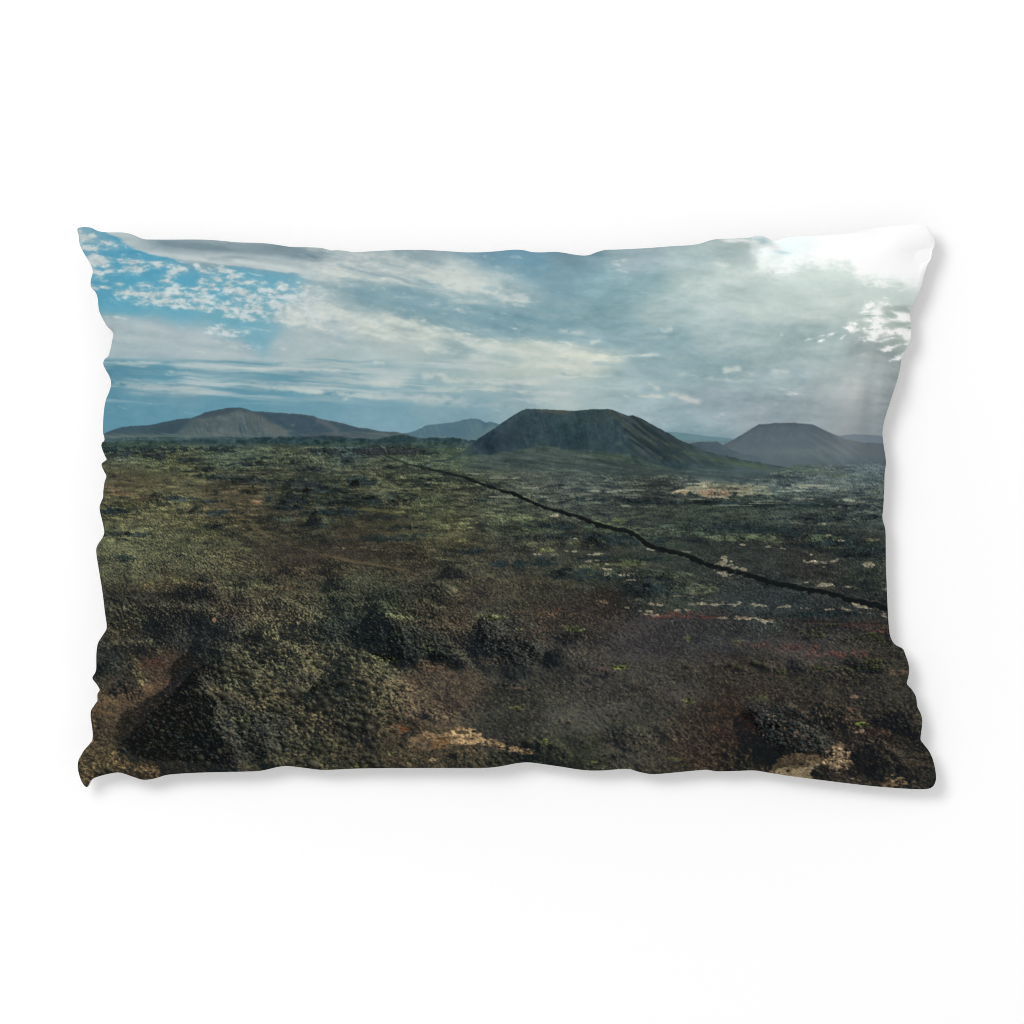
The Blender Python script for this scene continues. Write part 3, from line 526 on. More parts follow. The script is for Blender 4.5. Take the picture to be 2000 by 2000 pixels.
    for a in [(890,1028,40,4,(98,106,66)),(905,1055,14,4,(104,112,56)),(1060,1074,16,4,(108,118,60)),(920,1025,30,4,(92,104,66)),(985,1010,60,5,(82,92,62)),(1020,1014,50,6,(80,92,62)),(1060,1060,26,5,(94,100,64)),(1040,1038,50,4,(84,96,66)),(1055,1073,20,3,(112,120,60)),(1200,1017,24,4,(98,106,52)),(1180,1035,40,6,(70,86,60)),(1240,1038,60,5,(72,88,66)),
              (1330,1045,60,5,(74,92,70)),(1440,1050,50,5,(78,98,68)),(1480,1054,30,4,(80,100,66)),(1300,1030,60,4,(72,86,64)),(1600,1050,40,4,(80,92,60)),(1630,1070,16,3,(110,120,60)),(1220,1097,26,4,(96,108,56)),(1180,1103,40,4,(80,88,56)),(1150,1056,20,6,(84,92,56)),(1130,1060,24,5,(86,92,60)),(1270,1120,70,5,(66,76,60)),(1350,1145,40,5,(80,90,62)),(1380,1155,26,3,(96,100,70)),
              (965,1206,26,5,(96,108,50)),(985,1204,40,3,(86,90,60)),(770,1203,26,5,(92,104,54)),(760,1200,36,4,(88,92,56)),(840,1262,14,9,(74,84,44)),(728,1255,10,8,(70,80,46)),(745,1282,20,6,(86,96,50)),(760,1290,14,5,(96,108,52)),(1120,1224,20,4,(98,108,66)),(1128,1228,10,3,(108,124,56)),(1208,1298,14,4,(122,134,42)),(1216,1302,10,3,(110,120,44)),(1010,1228,10,3,(90,110,56)),
              (1342,1366,10,4,(120,138,54)),(1017,1380,8,4,(126,128,48)),(1068,1448,8,4,(120,136,52)),(1158,1486,8,5,(110,128,46)),(1320,1480,10,4,(116,126,56)),(1212,1502,8,2,(120,130,60)),(1336,1494,6,3,(110,124,56)),(1340,1245,10,4,(110,110,60)),(1435,1252,14,5,(88,82,52)),
              (700,1494,12,6,(100,112,48)),(765,1474,9,4,(98,112,48)),(612,1342,30,10,(74,80,52)),(470,1326,26,14,(66,70,46)),(475,1395,14,8,(86,92,52)),(540,1300,30,5,(76,82,52)),(1012,1380,12,3,(118,120,60)),(452,1340,12,6,(84,86,60)),(750,1288,16,8,(90,98,56)),(1090,1198,30,4,(80,80,50))]:
        blob(a[0], a[1], a[2], a[3], .7 * np.array(a[4]) + .3 * np.array([74, 76, 56]), .48, 1.3, 0, .8)
    for a in [(1180,1170,16,6,(150,110,60),.6),(1188,1177,14,3,(150,84,76),.5),(1085,1195,10,5,(110,52,44),.6),(1055,1200,16,5,(92,52,42),.5),(1020,1193,12,3,(96,56,40),.5),(1326,1201,48,7,(104,44,42),.95),(1345,1202,34,4,(104,48,48),.65),(1300,1196,30,4,(104,52,44),.6),
              (1633,1276,40,5,(120,46,48),.7),(1606,1270,26,4,(100,46,46),.65),(1660,1278,30,4,(104,44,42),.7),(1565,1264,24,5,(94,44,44),.7),(1485,1257,24,4,(96,48,44),.75),(1520,1262,50,4,(70,42,42),.5),(1690,1226,50,7,(84,46,42),.7),(1720,1230,20,5,(92,46,40),.7),(1660,1222,30,4,(76,44,40),.5),(1560,1262,30,6,(76,42,42),.4),
              (1480,1258,40,3,(90,50,44),.5),(1475,1257,12,2,(150,130,100),.5),(1302,1401,5,4,(104,46,46),.6),(1180,1304,14,4,(92,48,44),.6),(1340,1460,30,8,(70,44,36),.4),(1360,1470,40,14,(66,42,36),.4),(1310,1442,14,3,(120,86,64),.5),(1385,1425,14,6,(96,60,48),.3),(1420,1300,20,4,(74,52,42),.4),(1650,1297,40,5,(72,50,42),.5),(1385,1280,16,4,(70,48,42),.4),
              (1070,1218,20,8,(80,52,44),.5),(1060,1232,30,6,(92,62,46),.45),(1545,1284,30,3,(66,48,42),.3),(1694,1415,12,5,(70,44,40),.4),(905,1150,14,4,(90,60,44),.4)]:
        blob(*a[:4], (.62 * np.array(a[4]) + .34 * np.array([np.mean(a[4])] * 3)) * np.array([1, 1.02, .94]), a[5] * .55, 1.4, 0, .8)
    # --- bare sand and pale soil
    area([(1500,1508),(1522,1477),(1560,1469),(1612,1474),(1618,1488),(1595,1492),(1580,1506),(1592,1524),(1540,1518)], 3, (104,86,62), .85, .55, tx=.35)
    area([(1508,1518),(1520,1502),(1540,1498),(1565,1500),(1582,1500),(1580,1512),(1592,1522),(1560,1522)], 3, (166,146,108), .8, .7, tx=.25)
    area([(1566,1500),(1600,1490),(1590,1502)], 2, (180,168,136), .5, .8)
    area([(1612,1472),(1628,1462),(1658,1469),(1672,1484),(1660,1494),(1645,1500),(1662,1512),(1680,1524),(1660,1520),(1632,1508),(1622,1494),(1612,1488)], 5, (146,122,88), .6, 1.1, tx=.8)
    area([(1582,1508),(1600,1495),(1625,1495),(1632,1508),(1655,1522),(1690,1530),(1640,1528),(1600,1522)], 5, (38,34,28), .82, .5)
    area([(1650,1492),(1690,1485),(1720,1492),(1715,1520),(1690,1520),(1660,1508)], 8, (36,36,32), .6, .6)
    blob(1750,1526,24,9,(138,114,78),.62,1.2,0,.7); blob(1700,1530,30,5,(90,68,50),.5,.9); blob(1539,1506,4,2.6,(52,46,38),.9,.2); blob(1760,1488,50,6,(78,62,46),.35,1.1); blob(1790,1470,22,4,(80,70,52),.4,1.1)
    blob(1668,1360,8,3,(150,120,92),.6,.6); blob(1664,1385,10,3,(110,76,60),.5,.8); blob(1676,1428,8,3,(170,140,110),.6,.8); blob(1665,1402,12,4,(104,84,64),.45,1.); blob(1618,1378,14,5,(76,58,46),.4,1.)
    blob(1680,1414,8,3,(112,134,46),.7,.8); blob(1750,1312,22,4,(120,92,70),.5,1.); blob(1730,1430,14,4,(100,70,52),.4,1.); blob(1640,1455,14,3,(120,90,70),.4,1.)
    area([(800,1446),(815,1430),(842,1424),(860,1432),(880,1424),(905,1420),(935,1424),(940,1436),(965,1444),(990,1458),(1042,1466),(1040,1472),(985,1464),(940,1452),(890,1452),(870,1462),(820,1470),(800,1462)], 4, (122,98,68), .85, .7, tx=.5)
    area([(878,1432),(900,1424),(930,1424),(938,1434),(968,1446),(950,1452),(915,1450),(885,1448)], 4, (164,136,94), .8, .9, tx=.5)
    area([(960,1452),(990,1456),(1040,1464),(1042,1470),(1000,1468)], 3, (166,138,98), .75, .9, tx=.5)
    area([(842,1452),(860,1440),(885,1448),(870,1462),(845,1466)], 4, (112,80,48), .6, .5, tx=.2)
    area([(800,1462),(820,1446),(845,1440),(850,1458),(830,1474),(805,1474)], 6, (46,42,36), .85, .2, tx=.25); area([(795,1466),(800,1448),(816,1434),(838,1426),(826,1440),(808,1454)], 4, (116,96,72), .5, .3, tx=.2)
    area([(822,1490),(850,1480),(862,1478),(840,1490)], 3, (166,136,96), .6, .9); area([(830,1496),(870,1482),(910,1482),(890,1498)], 7, (40,37,31), .6, .5)
    area([(750,1430),(765,1416),(786,1406),(798,1418),(790,1428),(765,1436)], 4, (116,84,58), .62, .5, tx=.3); blob(788,1422,10,4,(120,66,36),.6); blob(682,1445,10,3,(124,84,56),.5,.8)
    blob(880,1440,18,3,(50,42,32),.5,1.2); blob(905,1430,10,3,(44,40,32),.7,.8)
    blob(990,1343,36,3,(110,92,70),.55,.7); area([(965,1356),(985,1344),(1010,1346),(1000,1358)], 5, (44,40,34), .6, .3)
    area([(815,1330),(830,1318),(846,1326),(844,1340),(825,1342)], 6, (42,40,36), .6, .2, tx=.25)
    blob(421,1211,3,5,(160,116,80),.7,.5,10); blob(500,978,12,2.5,(150,116,86),.6,.9); blob(495,983,16,2,(120,86,58),.5); blob(290,972,20,2,(130,100,76),.5); blob(583,1004,3,1.5,(190,170,150),.6)
    P = (166,154,126)
    for a in [(1410,1101,17,5),(1412,1091,7,3),(1440,1111,16,3),(1411,1120,13,3),(1402,1116,8,2),(1270,1073,10,2),(1163,1082,13,2.5),(1157,1095,10,1.6),(1176,1101,12,1.8),(1183,1110,9,1.6),(1215,1120,14,2.2),(1243,1114,8,1.4),(1235,1132,16,2),(1180,1120,7,2),(1220,1090,7,1.6),(1104,1077,5,1.5),(1121,1076,5,1.5),(1085,1006,8,2.2),(1079,1083,24,1.2),(1052,1083,14,1.2),(1122,1052,4,1),
              (1600,1097,26,3),(1581,1096,18,2),(1625,1096,12,2),(1607,1106,8,1.6),(1640,1091,9,1),(1605,1142,24,3.4),(1628,1144,14,2),(1660,1146,12,1.2),(1572,1137,12,1.4),(1684,1183,16,3),(1668,1178,9,2.2),(1582,1081,8,2),(1694,1104,10,3),(1537,1028,6,2),(1617,1045,5,1.4),(1446,1063,9,1.6),(1497,1067,6,1.4),(1526,1070,5,2),(1429,1022,5,1.5),(1637,1056,8,1.4),(1606,1024,4,1.2),(1597,1025,3,1.2),
              (1255,1180,8,2),(1274,1177,10,2.5),(1290,1179,8,3),(1352,1178,22,1.6),(1372,1178,10,2),(1392,1179,8,2.4),(1410,1178,9,2.6),(1428,1180,8,2.2),(1448,1178,9,2.8),(1470,1180,8,2.4),(1490,1181,9,2),(1515,1184,12,2),(1535,1182,6,3.4),(1260,1194,16,3),(1272,1198,12,2.6),(1322,1214,10,1.6),(1410,1205,12,1.6),(1450,1206,24,2.6),(1462,1207,16,2),(1492,1211,12,2.6),(1491,1217,5,3),(1505,1217,8,2),(1535,1216,10,1.6),(1620,1190,10,1.4),(1640,1189,10,2),(1652,1191,5,1.4),(1700,1198,26,1.6),(1730,1150,5,2),(1725,1204,8,2),
              (1224,1186,10,1.5),(1340,1078,20,1.2),(1380,1080,14,1.2),(1570,1187,16,1.2),(1245,1168,22,2),(1350,1165,50,1.2),(1330,1190,12,2)]:
        blob(a[0], a[1], a[2] * (.8 if a[2] < 18 else .6), a[3], P, .56 if a[2] < 20 or a[3] > 2.2 else .3, 1.9, ((a[0] * 7) % 13) - 3, .6)
    for a in [(1690,1053,22,3,(132,104,72),.7),(1702,1055,12,2,(122,124,70),.6),(1558,1022,10,1.6,(140,110,84),.6),(1425,1012,30,1.6,(120,100,72),.5),(1030,1008,20,2,(96,92,68),.4),(1270,1172,40,3,(88,66,52),.4),(1293,1178,18,2,(120,86,70),.5),(1440,1012,20,1.5,(110,96,70),.5),
              (850,1075,10,4,(124,98,56),.6),(865,1090,8,3,(116,116,70),.5),(690,1070,22,2,(110,88,66),.6),(730,1075,14,2.4,(130,92,66),.6),(675,1070,16,1.6,(126,96,70),.5),(715,1069,10,2,(132,104,76),.5),(970,1031,8,1.6,(166,150,120),.6),(983,1038,5,1.4,(150,136,110),.5),(645,1130,8,2,(84,78,50),.4),(740,1060,60,2,(72,60,48),.4)]:
        blob(*a[:4], (.62 * np.array(a[4]) + .34 * np.array([np.mean(a[4])] * 3)) * np.array([1, 1.02, .94]), a[5] * .55, 1.4, 0, .8)
    # pale plain under the right hand hills
    area([(1310,966),(1330,955),(1355,948),(1362,938),(1390,940),(1440,945),(1470,955),(1462,966),(1420,970),(1370,968)], 5, (140,136,110), .8, .65, tx=.5)
    area([(1345,962),(1380,958),(1430,960),(1440,966),(1380,969)], 4, (130,100,80), .7, .5)
    area([(1304,959),(1330,957),(1350,961),(1340,964),(1310,963)], 2, (176,162,126), .9, .6)
    area([(1330,937),(1380,936),(1440,940),(1420,943),(1350,941)], 2, (104,106,90), .5, .8); area([(1440,946),(1500,948),(1510,956),(1480,966),(1450,966)], 5, (112,114,92), .6, 1.2)
    area([(1370,948),(1420,944),(1440,950),(1400,954)], 4, (72,82,70), .5, .9)
    PL = (140,142,124)
    for a in [(1550,950,40,2.4),(1575,948,26,2),(1545,953,18,1.6),(1625,954,18,1.8),(1640,956,10,1.4),(1712,958,16,1.2),(1560,959,20,1.2),(1568,974,20,1.4),(1590,975,8,1.2),(1660,977,30,1.6),(1680,979,14,1.6),(1516,979,14,1.4),(1490,979,18,1),(1660,985,6,1.5),(1638,991,4,1.4),(1625,994,8,1.6),(1603,985,3,1),(1700,951,6,1.2),(1130,960,9,2),(1160,960,20,2.2),(1190,961,12,1.6),(1208,959,10,1.2),(1030,954,9,1.4),(1048,953,4,1.4),(1230,972,9,1),(1222,988,8,1),(1150,975,6,1),(1380,973,10,1),(1250,958,14,1),
              (1210,919,20,1.6),(1225,921,10,1.4),(1196,917,8,1.4),(1170,915,6,1),(1260,924,8,1),(1292,931,9,1.2),(1400,938,80,1),(1500,983,30,1),(1420,987,30,1),(1350,975,14,1),(840,910,8,1.6),(925,925,10,2),(1000,970,30,1.5),(980,935,20,1.2),(885,970,10,1)]:
        blob(*a, PL if a[1] > 930 else (128,136,134), .5, 1.1, 0, .3)
    put(img, .4 * np.exp(-(ell(1600, 925, 150, 4, 5, X, Y + wb * 2)) ** 2), (88, 108, 90)); put(img, .35 * np.exp(-(ell(1560, 916, 70, 5, 6, X, Y + wb * 2)) ** 2), (84, 104, 84)); put(img, .4 * np.exp(-(ell(1500, 936, 140, 5, 2, X, Y + wb * 2)) ** 2), (54, 68, 72)); put(img, .4 * np.exp(-(ell(1650, 898, 120, 5, 2, X, Y + wb * 2)) ** 2), (60, 76, 86))
    # sunlit crests of the lava hills
    for pts_, wd, aa in [([(200,1187),(228,1186),(290,1183),(360,1186),(420,1193)], 6, .55), ([(215,1207),(290,1209),(350,1204)], 5, .4), ([(438,1236),(480,1226),(540,1226),(605,1227),(650,1250)], 6, .55), ([(430,1264),(500,1267),(560,1260),(620,1259),(680,1276)], 8, .5), ([(650,1250),(700,1280),(745,1305),(790,1337)], 8, .5), ([(600,1204),(680,1199),(760,1199),(840,1209)], 6, .5), ([(938,1204),(1000,1204),(1050,1225)], 5, .5),
                         ([(195,1258),(250,1252),(300,1249)], 5, .5), ([(560,1146),(640,1166),(700,1181)], 8, .4), ([(822,1125),(880,1146),(915,1162)], 7, .4), ([(470,1146),(530,1147),(590,1141),(640,1122)], 4, .5), ([(520,1215),(600,1190),(650,1178)], 9, .3), ([(640,1170),(760,1182),(900,1184)], 5, .35), ([(440,1306),(500,1312),(550,1316)], 9, .4), ([(770,1240),(820,1222),(840,1232)], 4, .3), ([(880,1262),(905,1276),(915,1290)], 6, .45), ([(340,1395),(380,1360)], 3, .2), ([(220,1092),(330,1110),(440,1100)], 10, .25), ([(200,1050),(300,1046),(400,1050)], 8, .3), ([(240,1000),(330,1006),(400,996)], 8, .3), ([(430,925),(540,925),(640,940),(760,975)], 5, .4), ([(540,908),(640,914),(720,926),(820,945)], 4, .35), ([(560,965),(660,966),(760,972),(850,990)], 5, .4), ([(330,978),(420,976)], 4, .3), ([(200,892),(300,886),(400,893)], 4, .35), ([(360,905),(480,900),(560,914)], 4, .3), ([(740,898),(840,900),(930,905)], 4, .3), ([(1150,1120),(1270,1096),(1340,1130),(1385,1156)], 6, .35), ([(1000,1040),(1130,1060),(1165,1068)], 4, .4), ([(1230,1040),(1340,1044),(1440,1052),(1510,1060)], 4, .35)]:
        d, t = seg_dist(X + wa * 5, Y + wb * 3.5, pts_)
        put(img, aa * .8 * np.exp(-(d / wd) ** 2) * np.clip(.45 + .42 * fine + .3 * tiny, 0, 1.2), np.array([98, 99, 74], F) * (1 + .4 * np.clip(tex, -1.3, 1.5))[..., None])
    # --- bushes and stones you can tell apart
    rng = np.random.RandomState(9)
    col = [(112,112,88),(96,102,74),(126,120,98),(104,92,70),(88,104,92),(70,84,88)]
    pts = []
    def fill(poly_, n, r, kinds):
        p = np.array(poly_); xa, ya = p.min(0); xb, yb = p.max(0)
        m = poly(poly_, X, Y)
        k = 0
        while k < n:
            x, y = rng.uniform(xa, xb), rng.uniform(ya, yb)
            if 0 <= int(y) - y0 < h and 0 <= int(x) - x0 < w and m[int(y) - y0, int(x) - x0] > 0:
                pts.append((x, y, r * (.32 + .9 * rng.rand() ** 2.2) * (y - 800) / 550, kinds[rng.randint(len(kinds))])); k += 1
    fill([(430,1290),(560,1230),(700,1260),(800,1330),(800,1420),(700,1480),(580,1490),(560,1400),(450,1330)], 420, 5.0, [0,1,2,3,0,1])
    fill([(230,1470),(330,1370),(440,1300),(560,1370),(560,1480),(440,1490)], 330, 3.4, [5,5,4,5,1])
    fill([(440,1300),(540,1290),(560,1360),(480,1350)], 60, 5.2, [0,1,2])
    fill([(740,1270),(800,1215),(900,1280),(1060,1300),(1040,1230),(940,1210),(900,1260)], 220, 3.2, [5,4,5,0])
    fill([(190,1190),(560,1190),(900,1200),(900,1240),(560,1290),(190,1270)], 420, 3.4, [0,1,1,3,4])
    fill([(190,1080),(540,1080),(900,1100),(900,1190),(190,1180)], 520, 2.6, [1,0,1,3])
    fill([(650,1500),(560,1490),(700,1470),(820,1500)], 50, 4.2, [1,0])
    fill([(940,1460),(1060,1470),(1150,1510),(900,1505)], 70, 3.6, [1,3,0,4])
    fill([(1450,1370),(1520,1368),(1625,1430),(1600,1468),(1500,1455)], 260, 3.2, [5,5,4,5])
    fill([(1380,1290),(1760,1270),(1790,1500),(1650,1470),(1620,1400),(1400,1340)], 300, 3.0, [3,0,5,5])
    fill([(1000,1280),(1400,1290),(1450,1360),(1380,1480),(1200,1500),(1060,1420)], 220, 2.4, [0,3,5,4])
    fill([(1570,1230),(1740,1225),(1740,1262),(1600,1250)], 70, 3.0, [1,5,0]); fill([(1590,1298),(1740,1285),(1760,1315),(1600,1312)], 70, 3.2, [1,0,5])
    pts.sort(key=lambda p: p[1])
    scatter(img, pts, rng, col, x0, y0, .5)
    LIME = [(104,118,58),(88,102,54),(116,126,72)]
    lp = [(x + rng.randn() * a, y + rng.randn() * b, rng.uniform(1.8, 3.6), rng.randint(3)) for (x, y, a, b, n) in [(1590,1238,9,5,20),(1714,1248,8,4,12),(1705,1290,14,3,18),(1712,1302,14,3,14),(1597,1304,9,3,12),(1650,1306,9,3,8),(1512,1311,9,2,9),(1628,1219,6,1.5,6),(1208,1299,9,3,10),(1700,1238,9,2,6),(1665,1246,10,3,6),(1682,1414,4,2,6),(1342,1366,6,3,6),(1015,1381,6,3,6),(1120,1226,10,2,8),(970,1206,14,3,10)] for _ in range(n)]
    scatter(img, lp, rng, LIME, x0, y0, .4)
    big = [(588,1347,9),(574,1350,8),(560,1380,7),(558,1352,6),(622,1380,9),(606,1378,7),(632,1373,9),(636,1368,7),(668,1332,9),(676,1330,8),(660,1365,7),(662,1395,8),(690,1415,9),(720,1420,8),(700,1400,7),(646,1352,7),(480,1347,7),(520,1355,6),(526,1345,6),(440,1356,8),(384,1347,6),(478,1417,7),(424,1300,6),(438,1305,8),(486,1310,7),(500,1320,6),(416,1358,7),(430,1432,6),(452,1430,6),(392,1480,7),(405,1492,7),(540,1464,7),(560,1455,6),(568,1492,9),(612,1492,9),(448,1370,6),(640,1455,7),(730,1455,6),(600,1400,6),
           (200,1510,8),(190,1508,6),(213,1503,6),(1040,1442,6),(1033,1448,7),(1340,1300,6),(1478,1294,7),(1490,1298,6),(1470,1292,6),(1265,1342,5),(430,1468,6),(438,1462,5),(1426,1296,6),(1394,1298,5),(1440,1302,6)]
    scatter(img, [(a, b, c_, [0, 2, 1][i % 3]) for i, (a, b, c_) in enumerate(big)], rng, col, x0, y0, .5)
    # --- the dark stone wall running across the plain
    wl = [(690,868),(716,870),(740,873),(750,879),(755,891),(776,899),(797,906),(820,912),(846,918),(874,925),(898,930),(923,937),(939,945),(962,952),(983,960),(1004,965),(1027,976),(1045,985),(1074,995),(1097,1000),(1111,1005),(1135,1012),(1160,1022),(1181,1029),(1202,1033),(1217,1034.5),(1235,1043),(1248,1052),(1261,1063),(1285,1070.5),(1310,1077),(1336,1084),(1357,1093),(1375,1100.5),(1388,1104),(1414,1111),(1445,1119),(1474,1127),(1497,1134.5),(1516,1138.5),(1545,1145),(1576,1151.5),(1607,1156.5),(1633,1162),(1648,1168),(1685,1176),(1711,1182.5),(1734,1190),(1760,1198)]
    d, t = seg_dist(X + fine * .6, Y + fine * .9 + tiny * .35, wl)
    wid = np.interp(X, [690, 760, 900, 1050, 1200, 1450, 1740], [1.0, 1.6, 2.5, 3.4, 4.3, 5.0, 5.4])
    wm = sstep(1.3, .6, d / wid + .16 * tiny + .10 * fnoise(5, 5, 171, h, w))
    up = np.exp(-((d - wid * 1.25) / 1.3) ** 2) * (fine > .1)
    put(img, up * .34 * sstep(900, 1100, X), (124, 116, 94))
    put(img, wm * (.62 + .33 * sstep(740, 850, X)), np.array([14, 19, 20], F) + (np.clip(tiny, 0, 2) * 3)[..., None] + sstep(1000, 760, X)[..., None] * np.array([14, 18, 18], F))
    d2, _ = seg_dist(X + wa * 3, Y + wb * 2, [(1000,1110),(1060,1108),(1130,1128),(1168,1145),(1190,1165),(1240,1190),(1330,1180)])
    put(img, .45 * np.exp(-(d2 / 5) ** 2) * np.clip(.5 + .5 * fine + .3 * tiny, 0, 1), (26, 30, 27)); d2, _ = seg_dist(X, Y + wb, [(1370,1202),(1440,1202),(1500,1208),(1600,1214),(1740,1218)])
    put(img, .5 * np.exp(-(d2 / 2) ** 2) * np.clip(.6 + .5 * fine, 0, 1), (26, 24, 24)); put(img, .45 * np.exp(-((d2 - 3) / 2) ** 2) * np.clip(.3 + .6 * fine, 0, 1), (84, 58, 46))
    return img

def paint_hills(img, X, Y):
    h, w = X.shape
    wa = ffbm(50, 24, 211, 5, .6, h, w); wb = ffbm(50, 24, 212, 5, .6, h, w); fine = ffbm(10, 7, 213, 4, .7, h, w); tiny = ffbm(3.4, 2.6, 214, 2, .8, h, w)
    def hill(line, bottom, col, soft=1.0, tex=4, rough=.5):
        yl = under(line, X)[None] + fine * rough
        l = np.array(line); inx = sstep(l[0, 0] - 1, l[0, 0] + 1, X) * sstep(l[-1, 0] + 1, l[-1, 0] - 1, X)
        m = sstep(-soft, soft, Y - yl) * inx * sstep(bottom + 6, bottom - 8, Y + 2 * wb)
        put(img, m, np.asarray(col, F) + (tex * (.6 * fine + .5 * tiny))[..., None]); return m, Y - yl
    # farthest blue ridges
    hill([(1297,845),(1316,845),(1342,848),(1370,852),(1401,855),(1427,858),(1440,868)], 874, (104,136,144), 1., 1.5, .2); hill([(1330,861),(1400,862),(1440,864)], 874, (104,126,134), 1., 2, .2)
    hill([(1634,852),(1650,850),(1666,848),(1712,850),(1726,853),(1850,858)], 876, (112,126,138), 1., 1.5, .2)
    hill([(1640,866),(1700,866.5),(1850,868)], 876, (98,112,122), 1., 2, .2)
    # right hand crater
    R = [(1405,873),(1413,868),(1428,860.5),(1446,850),(1464,838.5),(1479,830),(1495,829),(1510,827),(1549,827),(1570,828.4),(1584,830),(1596,836),(1614,843.6),(1635,852.7),(1655,860),(1686,864.3),(1725,866),(1850,867)]
    m, dep = hill(R, 930, (84,97,105), 1.4, 2.5, .3)
    rid = rfbm(X, Y, 32, 60, 8, 221, 4); rv = ffbm(10, 40, 222, 4, .6, h, w)
    body = m
    put(img, body * .45 * sstep(868, 888, Y), (92,108,114)); put(img, body * .5 * sstep(0, 10, -dep + 10) * sstep(1580, 1540, X), (72,82,90))
    put(img, body * np.clip(.30 * rid, 0, .5) * sstep(1560, 1600, X) * sstep(1720, 1650, X), (112,122,120)); put(img, body * np.clip(-.2 * rid, 0, .4) * sstep(1560, 1600, X), (64,80,88)); put(img, body * np.clip(.12 * rv, 0, .3) * sstep(1620, 1560, X), (96,106,110)); put(img, body * .5 * np.exp(-(ell(1700, 880, 90, 10, 4, X + wa * 8, Y + wb * 3)) ** 2), (88,92,98))
    put(img, body * .45 * np.exp(-(ell(1560, 883, 40, 4, 0, X, Y + wb * 2)) ** 2), (100,112,104)); put(img, body * .35 * np.exp(-(ell(1540, 870, 70, 9, 0, X, Y + wb * 2)) ** 2), (64,78,88)); put(img, body * .3 * np.exp(-(ell(1660, 866, 30, 3, 15, X, Y + wb * 2)) ** 2), (110,108,88))
    hill([(1345,868),(1360,864),(1397,864),(1412,871),(1425,878),(1441,886),(1480,892)], 915, (74,90,98), 1.2, 2.5, .3)
    put(img, .6 * sstep(882, 900, Y) * sstep(918, 896, Y) * sstep(1380, 1450, X), np.array([84,100,106], F) + (fine * 2)[..., None])
    put(img, .30 * sstep(1330, 1560, X) * np.exp(-((Y - 872) / 34) ** 2), (138, 150, 156))
    put(img, .22 * np.exp(-((X - 1655 + (Y - 850) * .2) / 24) ** 2) * sstep(925, 880, Y), (150, 156, 158))
    # left ridge
    Lr = [(140,850),(202,847),(212,843.6),(235,836),(253,832.5),(292,831.5),(316,826.8),(341,821.6),(362,818),(375,817.8),(388,814),(404,807.4),(422,802),(445,798.3),(471,797),(484,800.4),(497,804.6),(525,806),(554,807.7),(590,810.5),(616,814),(626,819),(652,824),(678,829.4),(703,836.6),(722,838.5),(740,843),(760,844.4),(776,845),(800,850)]
    # hill beyond, between the ridge and the main crater
    mid = [(780,848),(802,846),(815,841),(833,832),(859,828.6),(885,826),(905,821),(921,819),(934,819),(942,823),(949,826.8),(958,824.7),(970,828.6),(990,836)]
    m, dep = hill(mid, 866, (82,112,126), 1., 2, .3)
    put(img, m * .55 * sstep(900, 960, X) * sstep(4, 14, dep), (104,128,128)); put(img, m * .5 * sstep(846, 858, Y), (94,118,124)); put(img, m * .4 * np.exp(-(ell(948, 832, 5, 14, 20, X, Y)) ** 2), (66,96,112)); put(img, m * np.clip(.16 * rfbm(X, Y, 70, 30, 8, 231, 4), -.0, .35), (108,128,128))
    m, dep = hill(Lr, 872, (62,82,93), 1., 3, .35)
    gul = rfbm(X, Y, 66, 46, 7, 232, 4, .6); gul2 = rfbm(X, Y, 80, 46, 6, 234, 4, .6)
    lit = blur(poly([(372,819),(420,814),(450,808),(470,800),(490,806),(520,816),(545,830),(572,846),(560,853),(360,853),(345,850)], X + wa * 1.5, Y + wb), 2.5)
    put(img, m * lit * .8, np.array([92,104,104], F) + (fine * 3 + tiny * 3)[..., None])
    put(img, m * lit * np.clip(-.5 * gul + .1, 0, .8) * sstep(824, 834, Y) * sstep(455, 430, X), (70,88,96)); put(img, m * lit * np.clip(-.6 * gul2 + .1, 0, .85) * sstep(455, 475, X) * sstep(530, 505, X) * sstep(808, 820, Y), (60,80,92)); put(img, m * lit * .5 * np.exp(-(ell(540, 838, 26, 9, 30, X, Y)) ** 2), (102,105,102))
    put(img, m * .6 * blur(poly([(388,814),(445,800),(471,797),(470,804),(440,812),(400,818)], X, Y), 1.5), (66,76,84))
    put(img, m * .7 * np.exp(-(ell(330, 838, 46, 12, -12, X + wa * 2, Y + wb)) ** 2), (54,74,82)); put(img, m * .5 * np.exp(-(ell(240, 845, 40, 6, 0, X, Y)) ** 2), (64,86,92))
    put(img, m * .5 * np.exp(-(ell(502, 815, 6, 14, -55, X, Y)) ** 2), (98,100,98)); put(img, m * .55 * sstep(3.5, 0, dep) * sstep(470, 560, X), (84,90,92))
    d, _ = seg_dist(X, Y, [(626,822),(645,832),(660,842)]); put(img, m * .45 * np.exp(-(d / 6) ** 2), (112,112,112)); put(img, m * .5 * sstep(842, 852, Y) * sstep(560, 640, X), (96,106,104)); put(img, m * .6 * sstep(846, 853, Y) * sstep(640, 300, X), (96,112,106)); put(img, m * .35 * np.clip(rfbm(X, Y, 10, 60, 4, 233, 4), 0, 1) * sstep(840, 850, Y), (118,120,114))
    put(img, m * .3 * np.exp(-(ell(575, 832, 4, 2, 0, X, Y)) ** 2), (150,154,150))
